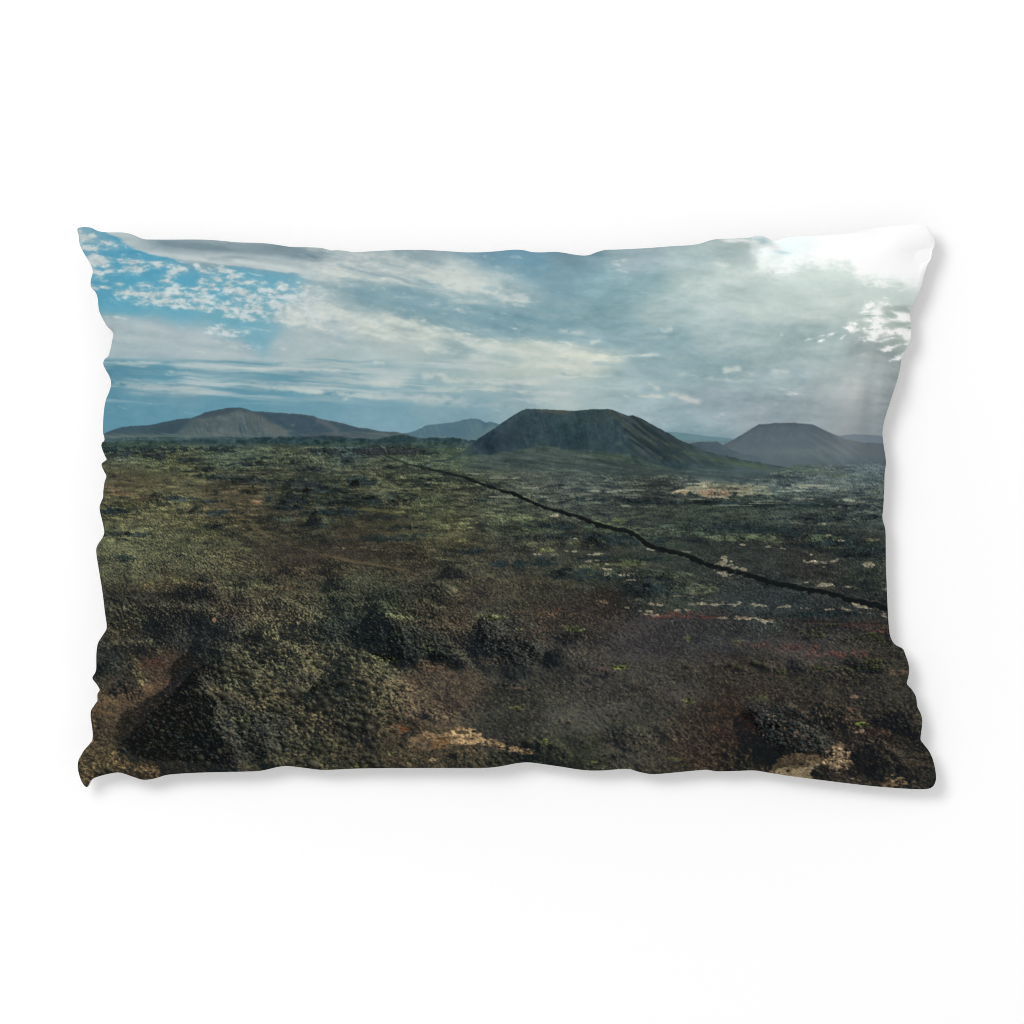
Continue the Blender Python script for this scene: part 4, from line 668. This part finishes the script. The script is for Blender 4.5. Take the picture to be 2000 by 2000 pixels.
    # broken lava along the foot of the ridges
    for k, (line, col) in enumerate([([(140,857),(250,856),(330,857),(420,853),(500,856),(560,856),(620,852),(650,853),(700,856),(740,853),(770,851),(800,856),(850,858),(900,857),(940,862)], (58,80,82)), ([(140,862),(300,863),(400,857),(470,860),(520,856),(600,854),(640,850),(660,853),(720,856),(745,852),(770,848),(790,848),(815,854),(840,860),(880,857),(910,859),(950,866)], (44,64,68)), ([(140,866),(220,862),(300,866),(420,868),(520,864),(600,866),(700,862),(800,863),(900,868),(960,872)], (52,70,62))]):
        yl = under(line, X)[None] + wb * 1.8 + fine * .5
        m = sstep(-1, 1.2, Y - yl) * sstep(878, 866, Y + wb * 2) * sstep(975, 930, X)
        put(img, m * .85, np.asarray(col, F) + (fine * 7 + tiny * 5)[..., None])
    put(img, .5 * np.exp(-(ell(430, 861, 60, 4, 0, X + wa * 6, Y + wb * 2)) ** 2), (42,58,64)); put(img, .5 * np.exp(-(ell(640, 856, 50, 4, 0, X + wa * 6, Y + wb * 2)) ** 2), (40,54,64)); put(img, .4 * np.exp(-(ell(330, 858, 40, 3, 0, X, Y + wb)) ** 2), (100,120,112))
    # ---- the main crater
    Cr = [(868,900),(890,892),(915,876),(934,858),(962,840),(988,823),(1006,811),(1019,803),(1028,800.4),(1065,801.4),(1098,803),(1122,804.8),(1140,802.2),(1166,801),(1186,800.2),(1197,803),(1212,808.7),(1225,814),(1235,813),(1248,818),(1267,828),(1292,842),(1324,860.5),(1349,871),(1370,881),(1420,893),(1500,908),(1560,918),(1640,926)]
    foot = [(880,898),(904,891),(960,890),(1000,884),(1052,875),(1096,881),(1155,884),(1220,889),(1260,900),(1300,912),(1400,925),(1640,930)]
    yl = under(Cr, X)[None] + fine * .4; yf = under(foot, X)[None] + wb * 2.5
    m = sstep(-1, 1, Y - yl) * sstep(1640, 1480, X)
    ap = m * sstep(945, 905, Y + wb * 3) * sstep(905, 960, X + (Y - 890))
    apr = rfbm(X, Y, 7, 90, 7, 241, 5, .6)
    fr = sstep(1260, 1420, X)
    put(img, ap * .9 * (1 - .5 * fr * sstep(895, 930, Y)), np.array([66,80,76], F) + (apr * 6 + fine * 4 + tiny * 4)[..., None] * np.array([1, 1, .85], F) + sstep(1150, 1300, X)[..., None] * np.array([1, 4, -1], F) + fr[..., None] * np.array([-2, 4, 8], F))
    put(img, ap * .5 * np.clip(-apr * .6, 0, .8), (46,58,58))
    cone = m * sstep(3, -3, Y - yf) * sstep(1385, 1340, X)
    v1 = ffbm(16, 60, 242, 5, .6, h, w); v2 = rfbm(X, Y, -38, 60, 12, 243, 4)
    put(img, cone, np.array([48,66,72], F) + (v1 * 4.6 + fine * 2.6 + tiny * 3.0 + rfbm(X, Y, 75, 40, 5, 246, 3, .6) * 2.2)[..., None] - sstep(1040, 930, X)[..., None] * np.array([6, 8, 3], F))
    put(img, cone * np.clip(v2 * .16, 0, .35) * sstep(1080, 1000, X), (66,80,82)); put(img, cone * .55 * np.exp(-(ell(985, 862, 60, 16, -36, X, Y)) ** 2), (40,54,62)); put(img, cone * .35 * np.exp(-(ell(1135, 870, 70, 14, 0, X + wa * 6, Y)) ** 2), (40,60,66)); put(img, cone * .5 * np.exp(-(ell(1160, 868, 14, 13, 60, X + wa * 3, Y)) ** 2), (72,88,90))
    put(img, cone * .3 * np.exp(-(ell(1110, 830, 30, 16, 0, X + wa * 6, Y)) ** 2), (46,78,76)); put(img, cone * .35 * np.exp(-(ell(1165, 815, 40, 14, 0, X + wa * 6, Y)) ** 2), (62,74,72)); put(img, cone * .65 * np.exp(-(ell(1105, 836, 9, 7, 0, X + wa * 3, Y + wb * 3)) ** 2) * (fine > 0), (30,52,54)); put(img, cone * .8 * np.exp(-(ell(1133, 822, 5, 1.6, 0, X, Y)) ** 2), (28,46,48))
    # brown lip of the crater
    lip = poly([(1031,801),(1065,801.8),(1098,803.2),(1122,805),(1112,808),(1092,810),(1060,806)], X, Y)
    put(img, cone * blur(lip, .8) * .8, (80,82,74))
    # sunlit right flank with its gullies
    fl = sstep(-6, 10, (X - np.interp(Y, [800, 830, 860, 890, 930], [1190, 1212, 1232, 1232, 1226])) + wa * 5) * m * sstep(915, 890, Y - .04 * (X - 1250) + wb * 3)
    sl = (Y - 800) - .62 * (X - 1190)
    g1 = rfbm(X, Y, 36, 95, 8.5, 251, 3, .55)
    put(img, fl * .75, np.array([53,65,69], F) + (g1 * 4 + fine * 3 + tiny * 3)[..., None]); put(img, fl * np.clip(-g1 * .7 + .10, 0, .95), (36,50,56))
    g3 = rfbm(X, Y, 42, 50, 4.5, 255, 3, .6); put(img, fl * np.clip(-g3 * .3, 0, .6), (40,54,58)); put(img, fl * np.clip(g3 * .22, 0, .4), (80,88,84)); put(img, fl * np.clip(g1 * .26, 0, .45), (74,85,84))
    for a in [([(1190,803),(1215,828),(1245,848),(1290,878),(1330,900)], 4.5, (82,88,76), .5), ([(1215,850),(1238,858),(1262,878),(1290,893)], 2.5, (92,102,92), .5), ([(1205,866),(1232,880),(1250,892)], 4, (84,98,90), .5), ([(1258,880),(1275,892),(1300,902)], 3.5, (82,94,80), .4), ([(1300,868),(1325,878),(1350,886),(1380,893)], 5, (90,98,74), .5), ([(1330,882),(1370,892),(1420,902)], 5, (78,94,76), .4), ([(1225,816),(1262,845),(1300,868)], 3, (80,86,76), .3),
              ([(1232,816),(1262,838),(1300,858),(1345,874)], 4, (40,54,56), .7), ([(1222,840),(1250,865),(1285,888)], 3.5, (36,52,56), .8), ([(1250,856),(1285,876),(1310,886)], 3, (38,54,54), .7), ([(1222,870),(1245,890),(1258,898)], 4, (40,56,60), .7)]:
        d, t = seg_dist(X + wa * 1.5, Y + wb * 1.2, a[0]); put(img, m * a[3] * np.exp(-(d / a[1]) ** 2) * np.clip(.85 + .25 * fine, 0, 1), a[2])
    put(img, m * .5 * sstep(3, 0, Y - yl) * sstep(1230, 1260, X) * sstep(1360, 1320, X), (40,52,56))
    put(img, m * .62 * sstep(1275, 1400, X), np.array([70, 86, 88], F) + (apr * 4 + fine * 2)[..., None])
    put(img, m * .16 * np.exp(-((Y - yf) / 10) ** 2), np.array([68, 84, 83], F) + (fine * 4)[..., None])
    # light apron under the shaded wall, dust and green meadow on its right
    put(img, ap * .45 * np.exp(-(ell(1060, 888, 60, 7, 0, X + wa * 6, Y + wb * 2)) ** 2), (92,104,98)); put(img, ap * .4 * np.exp(-(ell(1120, 912, 80, 6, 8, X + wa * 6, Y + wb * 2)) ** 2), (58,70,70)); put(img, ap * .45 * np.exp(-(ell(1060, 888, 14, 8, 0, X + wa * 5, Y + wb * 4)) ** 2) * (fine > 0), (52,70,66)); put(img, ap * .5 * np.exp(-(ell(1190, 893, 40, 5, 6, X + wa * 6, Y + wb * 2)) ** 2), (76,92,72))
    put(img, .5 * np.exp(-(ell(890, 893, 34, 12, -10, X + wa * 6, Y + wb * 3)) ** 2), np.array([70,88,70], F) + (fine * 6)[..., None]); put(img, .55 * np.exp(-(ell(845, 880, 50, 6, 0, X + wa * 6, Y + wb * 2)) ** 2), np.array([60,80,68], F) + (fine * 6)[..., None])
    put(img, ap * .5 * np.exp(-(ell(1440, 905, 70, 6, 10, X + wa * 6, Y + wb * 2)) ** 2), (80,98,76)); put(img, ap * .5 * np.exp(-(ell(1480, 915, 40, 3, 10, X + wa * 6, Y + wb * 2)) ** 2), (96,110,84))
    put(img, .45 * np.exp(-(ell(1290, 925, 160, 4, 5, X + wa * 6, Y + wb * 2)) ** 2), (50,60,62)); put(img, .4 * np.exp(-(ell(1250, 915, 60, 5, 10, X + wa * 6, Y + wb * 2)) ** 2), (56,60,66))
    return img

def paint_print():
    X, Y = np.meshgrid(np.arange(PW, dtype=F) + PX, np.arange(PH, dtype=F) + PY)
    img = np.zeros((PH, PW, 3), F)
    ns = 452; g0 = 848 - PY
    paint_sky(img[:ns], X[:ns], Y[:ns])
    g = img[g0:].copy(); paint_ground(g, X[g0:], Y[g0:])
    lum = (g @ np.array([.3, .59, .11], F))[..., None]
    g = lum + (g - lum) * .86
    g = np.clip(g, 0, 255) + 2.0
    # the plain begins under the haze of the horizon
    hz = np.interp(X[0], [140, 700, 900, 1250, 1450, 1600, 1840], [859, 860, 864, 880, 893, 897, 890])
    a = sstep(-4, 4, Y[g0:] - hz[None])[..., None]
    img[g0:] = np.where((np.arange(PH - g0) < ns - g0)[:, None, None], img[g0:] * (1 - a) + g * a, g)
    hs = slice(780 - PY, 960 - PY)
    hl = img[hs]; gcopy = hl.copy(); paint_hills(hl, X[hs], Y[hs])
    # writing order: things on the plain lie in front of the hills' skirts
    front = sstep(0, 16, Y[hs] - (hz[None] + 4 + 42 * sstep(820, 868, X[hs]) * sstep(1560, 1440, X[hs])))[..., None]
    img[hs] = hl * (1 - front) + gcopy * front
    return np.clip(img, 0, 255)

# ================================================================ the pillow itself
import bpy, math

U = 0.60 / 1677.0                      # metres per print unit: the pillow is about 60 cm wide
TOP = [(154.4,444.6),(166.6,443.3),(179.5,445.4),(191,451),(208,453.6),(241.6,454.2),(257,457.5),(280.5,466.8),(300,467.8),(399.5,468),(430.6,470),(461.6,473),(516,475),(539,477.7),(567.7,482),(600,482.8),(628.5,484.5),(638.8,487),(646.6,489),(659.5,488.7),(675,490),(690.6,492.5),(729.4,490.5),(776,488.4),(820,488),(871.7,490.5),(910.6,492.8),(944,492.5),(972.7,490.5),(993.4,488.4),(1011.5,487.6),(1024.4,489),(1040,492.2),(1060.7,492.8),(1081,491.8),(1099.6,493.4),(1116.5,496.4),(1137,499),(1150,498.2),(1165.6,492.5),(1181,488.4),(1207,487.4),(1258.8,484.8),(1310.6,481),(1346.8,478.8),(1367.5,475.7),(1385.6,469.8),(1399.8,467),(1427,466),(1460.7,464.4),(1472,461.8),(1480,460),(1489,460.6),(1503.5,467),(1514,470.3),(1526.8,467.4),(1545,462.6),(1581,461),(1620,458.8),(1658.8,455.3),(1697.6,448.5),(1736.4,442.5),(1775,439.4),(1798.6,438),(1806,438.8)]
RIGHT = [(1806,438.8),(1811,441.4),(1815.4,446),(1821.8,458.8),(1825.5,472),(1824.2,481.5),(1821,488.6),(1818.9,501),(1816.7,508.3),(1812.4,515),(1806,534),(1799.8,557),(1790.8,580.5),(1783,598.6),(1777.2,609.8),(1778.4,627),(1779.5,642.6),(1779.1,655.5),(1777,666),(1770,680),(1763,693),(1760,706),(1758,719),(1752.4,742.7),(1742,775),(1734.3,798.3),(1726.6,824),(1723.6,845),(1725.3,865.6),(1730.3,902),(1727.8,927.7),(1727,958.8),(1725.2,990),(1723.7,1013),(1729,1033.6),(1730,1067.3),(1730.3,1103.5),(1732,1145),(1733.9,1191.5),(1736,1222.6),(1738.3,1240.7),(1743,1252.3),(1749.4,1259.6),(1763.5,1267.6),(1768.8,1280),(1774,1295.5),(1775.8,1308.5),(1774,1322.7),(1771.3,1335),(1780.4,1346),(1788.2,1359),(1790.3,1368),(1791.6,1379.6),(1798.6,1394.5),(1801,1404.2),(1801.2,1414.6),(1799.3,1430),(1798.3,1445),(1803.7,1453),(1814,1466.3),(1821.8,1483),(1827,1505),(1828.3,1521),(1826,1530)]
BOTTOM = [(170.5,1537.5),(173,1533.6),(176.4,1525.9),(183.4,1520.2),(197.6,1515),(218.3,1510.3),(230,1508.8),(244.2,1511.6),(262.3,1518),(277.9,1522.8),(293.4,1522.2),(306.3,1519.4),(324.4,1513.9),(353,1511),(404.7,1508.6),(500.4,1506.2),(516,1504.2),(541.8,1498.2),(557.4,1496),(570.3,1496.8),(598.8,1500.4),(620,1503),(634,1503.8),(666.5,1502.5),(705.3,1500.9),(757,1500.2),(850,1500),(948.5,1499.8),(974.4,1497.2),(1010.7,1490.6),(1031,1489),(1064.7,1493),(1103.5,1498.7),(1129.4,1502.8),(1152.7,1504.9),(1181,1504.6),(1207,1502.5),(1227.7,1501.9),(1248.4,1507.6),(1271.7,1511.9),(1287.3,1511.5),(1323.5,1508.3),(1362.3,1504.6),(1380.4,1503.4),(1398.5,1506.2),(1437,1505.8),(1475,1505),(1503.5,1509.5),(1545,1516),(1591.5,1522),(1658.8,1530.3),(1710.6,1536),(1762.3,1540),(1803.7,1541.4),(1816.7,1539.4),(1823,1535),(1826,1530)]
LEFT = [(154.4,444.6),(151.8,447),(151.6,451),(154.4,461.4),(155.5,474.3),(158.8,484.7),(170.5,505.4),(179.5,522),(181.3,531.3),(178.2,544),(177,555),(179.5,563),(186,570),(190.4,580.5),(192,596),(193.8,607.6),(200.2,621.9),(209.3,637.4),(218.3,646.2),(221.4,652),(218.9,665.9),(215.8,681.4),(211,696),(204,702),(201.6,710),(205.6,720.7),(214.7,737.5),(216.8,750.5),(213.4,764.7),(207,780.2),(203.8,795.8),(201.8,816.5),(201.4,846),(203.6,854),(203.6,860.5),(199.7,864.3),(197.9,869.5),(199.2,876),(204.3,889),(208,898),(202.2,902.2),(198.6,906),(198.9,911),(203,920),(207.6,930),(204.3,941),(201.8,958.8),(201,971.7),(197.9,979.5),(194.5,989.9),(195.6,1001),(199.2,1015.5),(202.5,1031),(203.5,1040.5),(200.5,1049.2),(192.7,1060.8),(188.8,1068.6),(187.9,1077.6),(192.7,1111.3),(199.2,1150),(204.3,1191.5),(207.8,1229),(200.5,1240.7),(191.4,1256.2),(188.4,1274.3),(188,1290),(187.8,1306),(186,1313.6),(180.6,1322.7),(181,1326),(190,1338.2),(194.6,1347.8),(190.6,1355),(190,1370.6),(187.3,1377),(180.8,1382.2),(177.7,1388.7),(177,1399),(179.5,1417.2),(181.2,1437.9),(178.2,1452),(169.2,1463.7),(157.5,1476.7),(153,1487),(152.3,1500),(155.7,1515.5),(161,1528.4),(166.6,1536),(170.5,1537.5)]

def smooth_side(pts, n, mono=.25):
    """n points along a seam: the traced outline rounded by a centripetal spline"""
    p = np.array(pts, float)
    e = np.vstack([2 * p[0] - p[1], p, 2 * p[-1] - p[-2]])
    out = []
    for i in range(len(p) - 1):
        a, b, c, d = e[i:i + 4]
        t0 = 0; t1 = t0 + np.linalg.norm(b - a) ** .5; t2 = t1 + np.linalg.norm(c - b) ** .5; t3 = t2 + np.linalg.norm(d - c) ** .5
        t = np.linspace(t1, t2, 24, endpoint=False)[:, None]
        A1 = (t1 - t) / (t1 - t0) * a + (t - t0) / (t1 - t0) * b; A2 = (t2 - t) / (t2 - t1) * b + (t - t1) / (t2 - t1) * c; A3 = (t3 - t) / (t3 - t2) * c + (t - t2) / (t3 - t2) * d
        B1 = (t2 - t) / (t2 - t0) * A1 + (t - t0) / (t2 - t0) * A2; B2 = (t3 - t) / (t3 - t1) * A2 + (t - t1) / (t3 - t1) * A3
        out.append((t2 - t) / (t2 - t1) * B1 + (t - t1) / (t2 - t1) * B2)
    q = np.vstack(out + [p[-1:]])
    l = np.r_[0, np.cumsum(np.linalg.norm(np.diff(q, axis=0), axis=1))]; l /= l[-1]
    s = np.linspace(0, 1, n)
    return np.stack([np.interp(s, l, q[:, 0]), np.interp(s, l, q[:, 1])], -1)

def cover_grid(nu, nv):
    """a quad grid whose four sides are the four seams"""
    T, B = smooth_side(TOP, nu), smooth_side(BOTTOM, nu)
    Lf, R = smooth_side(LEFT, nv), smooth_side(RIGHT, nv)
    u = np.linspace(0, 1, nu)[None, :, None]; v = np.linspace(0, 1, nv)[:, None, None]
    # the waves of a seam die out towards the middle of the cloth
    def calm(side, n):
        k = max(3, n // 9) | 1
        pad = np.vstack([2 * side[0] - side[1:k // 2 + 1][::-1], side, 2 * side[-1] - side[-k // 2:-1][::-1]])
        c = np.stack([np.convolve(pad[:, i], np.ones(k) / k, 'valid')[:n] for i in range(2)], -1)
        f = sstep(0, k / n, np.minimum(np.linspace(0, 1, n), np.linspace(1, 0, n)))[:, None]
        return side + (c - side) * f
    Tc, Bc, Lc, Rc = calm(T, nu), calm(B, nu), calm(Lf, nv), calm(R, nv)
    cor = (1 - u) * (1 - v) * T[0] + u * (1 - v) * T[-1] + (1 - u) * v * B[0] + u * v * B[-1]
    g = (1 - v) * Tc[None] + v * Bc[None] + (1 - u) * Lc[:, None] + u * Rc[:, None] - cor
    fall = lambda d: np.exp(-(d / .06)) * (1 - sstep(.2, .5, d))
    g = g + (T - Tc)[None] * fall(v) + (B - Bc)[None] * fall(1 - v) + (Lf - Lc)[:, None] * fall(u) + (R - Rc)[:, None] * fall(1 - u)
    return g, u[..., 0], v[..., 0]

def wave(n, cells, seed):
    return fnoise(n / cells, 1, seed, 1, n)[0]

def add_mesh(name, co, quads, mat, parent):
    me = bpy.data.meshes.new(name)
    nv = len(co); nf = len(quads)
    me.vertices.add(nv); me.vertices.foreach_set('co', np.ascontiguousarray(co, np.float32).ravel())
    me.loops.add(nf * 4); me.loops.foreach_set('vertex_index', np.ascontiguousarray(quads, np.int32).ravel())
    me.polygons.add(nf); me.polygons.foreach_set('loop_start', np.arange(0, nf * 4, 4, dtype=np.int32))
    me.polygons.foreach_set('use_smooth', np.ones(nf, bool))
    me.update(calc_edges=True)
    me.materials.append(mat)
    o = bpy.data.objects.new(name, me); bpy.context.scene.collection.objects.link(o); o.parent = parent
    return o

def quads_of(nu, nv, flip=False):
    i = np.arange(nu * nv).reshape(nv, nu)
    q = np.stack([i[:-1, :-1], i[1:, :-1], i[1:, 1:], i[:-1, 1:]], -1).reshape(-1, 4)
    return q[:, ::-1] if flip else q

def new_mat(name):
    m = bpy.data.materials.new(name); m.use_nodes = True
    return m, m.node_tree, m.node_tree.nodes['Principled BSDF']

EDGE = 0.0165                           # height of the seam above the table
E_REF = 1.12                            # light on a flat white sheet

def build():
    sc = bpy.context.scene
    # ---- materials
    mp, nt, bs = new_mat('printed_cotton')
    at = nt.nodes.new('ShaderNodeAttribute'); at.attribute_name = 'print'
    tc = nt.nodes.new('ShaderNodeTexCoord')
    # a faint thread-to-thread variation of the dye and the woven relief
    nz = nt.nodes.new('ShaderNodeTexNoise'); nz.inputs['Scale'].default_value = 1400; nz.inputs['Detail'].default_value = 2
    nt.links.new(tc.outputs['Object'], nz.inputs['Vector'])
    mr = nt.nodes.new('ShaderNodeMapRange'); mr.inputs['To Min'].default_value = .96; mr.inputs['To Max'].default_value = 1.04
    nt.links.new(nz.outputs['Fac'], mr.inputs['Value'])
    mx = nt.nodes.new('ShaderNodeVectorMath'); mx.operation = 'SCALE'
    nt.links.new(at.outputs['Color'], mx.inputs[0]); nt.links.new(mr.outputs['Result'], mx.inputs['Scale'])
    nt.links.new(mx.outputs['Vector'], bs.inputs['Base Color'])
    wv = nt.nodes.new('ShaderNodeTexWave'); wv.inputs['Scale'].default_value = 420; wv.inputs['Distortion'].default_value = .4
    nt.links.new(tc.outputs['Object'], wv.inputs['Vector'])
    bp = nt.nodes.new('ShaderNodeBump'); bp.inputs['Strength'].default_value = .03; bp.inputs['Distance'].default_value = .0003
    nt.links.new(wv.outputs['Fac'], bp.inputs['Height']); nt.links.new(bp.outputs['Normal'], bs.inputs['Normal'])
    bs.inputs['Roughness'].default_value = .95; bs.inputs['Specular IOR Level'].default_value = .05
    mb, nb, bb = new_mat('plain_white_cotton')
    bb.inputs['Base Color'].default_value = (.80, .80, .79, 1); bb.inputs['Roughness'].default_value = .9; bb.inputs['Specular IOR Level'].default_value = .1
    z2 = nb.nodes.new('ShaderNodeTexNoise'); z2.inputs['Scale'].default_value = 900
    b2 = nb.nodes.new('ShaderNodeBump'); b2.inputs['Strength'].default_value = .1; b2.inputs['Distance'].default_value = .0003
    nb.links.new(z2.outputs['Fac'], b2.inputs['Height']); nb.links.new(b2.outputs['Normal'], bb.inputs['Normal'])
    mt, nw, bt = new_mat('white_paper')
    bt.inputs['Roughness'].default_value = .9; bt.inputs['Specular IOR Level'].default_value = .0
    z3 = nw.nodes.new('ShaderNodeTexNoise'); z3.inputs['Scale'].default_value = 3
    r3 = nw.nodes.new('ShaderNodeMapRange'); r3.inputs['To Min'].default_value = .945; r3.inputs['To Max'].default_value = .955
    c3 = nw.nodes.new('ShaderNodeCombineColor')
    nw.links.new(z3.outputs['Fac'], r3.inputs['Value'])
    for k in range(3): nw.links.new(r3.outputs['Result'], c3.inputs[k])
    nw.links.new(c3.outputs['Color'], bt.inputs['Base Color'])

    # ---- the pillow: an Empty on the table, a printed front and a plain back joined at the seam
    root = bpy.data.objects.new('pillow', None); sc.collection.objects.link(root)
    root['label'] = 'rectangular throw pillow with wavy edges printed with a volcanic plain under a cloudy sky'
    root['category'] = 'pillow'
    nu, nv = 1560, 1020
    g, u, v = cover_grid(nu, nv)
    px, py = g[..., 0], g[..., 1]
    eu = 1 - np.abs(2 * u - 1) ** 4.2; ev = 1 - np.abs(2 * v - 1) ** 3.0
    dome = (eu * ev) ** .9
    z = EDGE + .050 * dome
    # puckers along the seams and a few soft dents near the corners
    Wd, Hd = 1640., 1060.
    puck = lambda w_, d, reach: w_ * np.exp(-d / reach) * (1 - np.exp(-d / 9.))
    P = 0
    keep = np.clip(np.minimum(np.minimum(u, 1 - u) * Wd, np.minimum(v, 1 - v) * Hd) / 14., 0, 1)
    P = P + .0020 * (puck(wave(nv, 34, 1)[:, None], u * Wd, 46) + puck(wave(nv, 34, 2)[:, None], (1 - u) * Wd, 46) + puck(wave(nu, 44, 3)[None], v * Hd, 40) + puck(wave(nu, 44, 4)[None], (1 - v) * Hd, 40))
    P = P + .0016 * (puck(wave(nv, 14, 5)[:, None], u * Wd, 90) + puck(wave(nv, 14, 6)[:, None], (1 - u) * Wd, 90) + puck(wave(nu, 18, 7)[None], v * Hd, 80) + puck(wave(nu, 18, 8)[None], (1 - v) * Hd, 80))
    for (cx, cy, rx, ry, a) in [(1700, 462, 34, 26, -.003), (1790, 500, 26, 60, -.0016), (1600, 480, 40, 18, -.002), (1700, 760, 18, 60, -.002), (230, 640, 16, 40, -.002), (640, 500, 40, 14, -.002), (1745, 1440, 30, 40, -.002), (230, 1480, 40, 24, -.002)]:
        P = P + a * keep * np.exp(-((px - cx) / rx) ** 2 - ((py - cy) / ry) ** 2)
    z = EDGE + np.maximum(.050 * dome + P, .020 * dome)
    co = np.stack([(px - 1000) * U, (1000 - py) * U, z], -1).reshape(-1, 3)
    front = add_mesh('front_panel', co, quads_of(nu, nv), mp, root)
    art = paint_print() / 255.0
    lin = np.where(art <= .04045, art / 12.92, ((art + .055) / 1.055) ** 2.4)
    lin = np.clip(lin / E_REF, 0, .93).astype(F)
    cols = np.ones((nu * nv, 4), F)
    for k in range(3): cols[:, k] = remap(np.ascontiguousarray(lin[..., k]), (px - PX).ravel(), (py - PY).ravel())
    ca = front.data.color_attributes.new('print', 'FLOAT_COLOR', 'POINT'); ca.data.foreach_set('color', cols.ravel())
    # plain back, resting on the table
    k = 3
    iu = np.r_[np.arange(0, nu - 1, k), nu - 1]; iv = np.r_[np.arange(0, nv - 1, k), nv - 1]
    pb = g[np.ix_(iv, iu)]; db = dome[np.ix_(iv, iu)]
    zb = np.maximum(EDGE - .0012 - .015 * db ** .8, .0008)
    mid_ = np.array([pb[..., 0].mean(), pb[..., 1].mean()]); pb = mid_ + (pb - mid_) * .997
    cb = np.stack([(pb[..., 0] - 1000) * U, (1000 - pb[..., 1]) * U, zb], -1).reshape(-1, 3)
    add_mesh('back_panel', cb, quads_of(len(iu), len(iv), True), mb, root)

    # ---- the white surface it lies on
    r = 6.0
    t = add_mesh('white_surface', np.array([(-r, -r, 0), (r, -r, 0), (r, r, 0), (-r, r, 0)]), np.array([[0, 1, 2, 3]]), mt, None)
    t['kind'] = 'structure'

    # ---- studio light: white surround and one soft box from the upper left
    w = bpy.data.worlds.new('World'); sc.world = w; w.use_nodes = True
    w.node_tree.nodes['Background'].inputs[0].default_value = (1, 1, 1, 1); w.node_tree.nodes['Background'].inputs[1].default_value = AMB
    def softbox(name, loc, size, watts):
        l = bpy.data.lights.new(name, 'AREA'); l.shape = 'SQUARE'; l.size = size; l.energy = watts
        o = bpy.data.objects.new(name, l); sc.collection.objects.link(o); o.location = loc
        d = -np.array(loc, float); from mathutils import Vector
        o.rotation_euler = Vector(d).to_track_quat('-Z', 'Y').to_euler()
    softbox('key_softbox', KEYLOC, KEYSIZE, KEYW)

    # ---- camera, straight above
    cam = bpy.data.cameras.new('camera'); co_ = bpy.data.objects.new('camera', cam); sc.collection.objects.link(co_)
    D = 6.0
    co_.location = (0, 0, D + EDGE); cam.sensor_width = 36; cam.lens = 36 * D / (2000 * U); cam.clip_start = .1; cam.clip_end = 100
    sc.camera = co_
    sc.view_settings.view_transform = 'Standard'; sc.view_settings.look = 'None'; sc.view_settings.exposure = 0; sc.view_settings.gamma = 1
    sc.view_settings.use_curve_mapping = False
    try: sc.cycles.filter_width = 1.0
    except Exception: pass

AMB = .74
KEYLOC = (-3.2, 3.0, 6.2); KEYSIZE = 3.2; KEYW = 250
build()
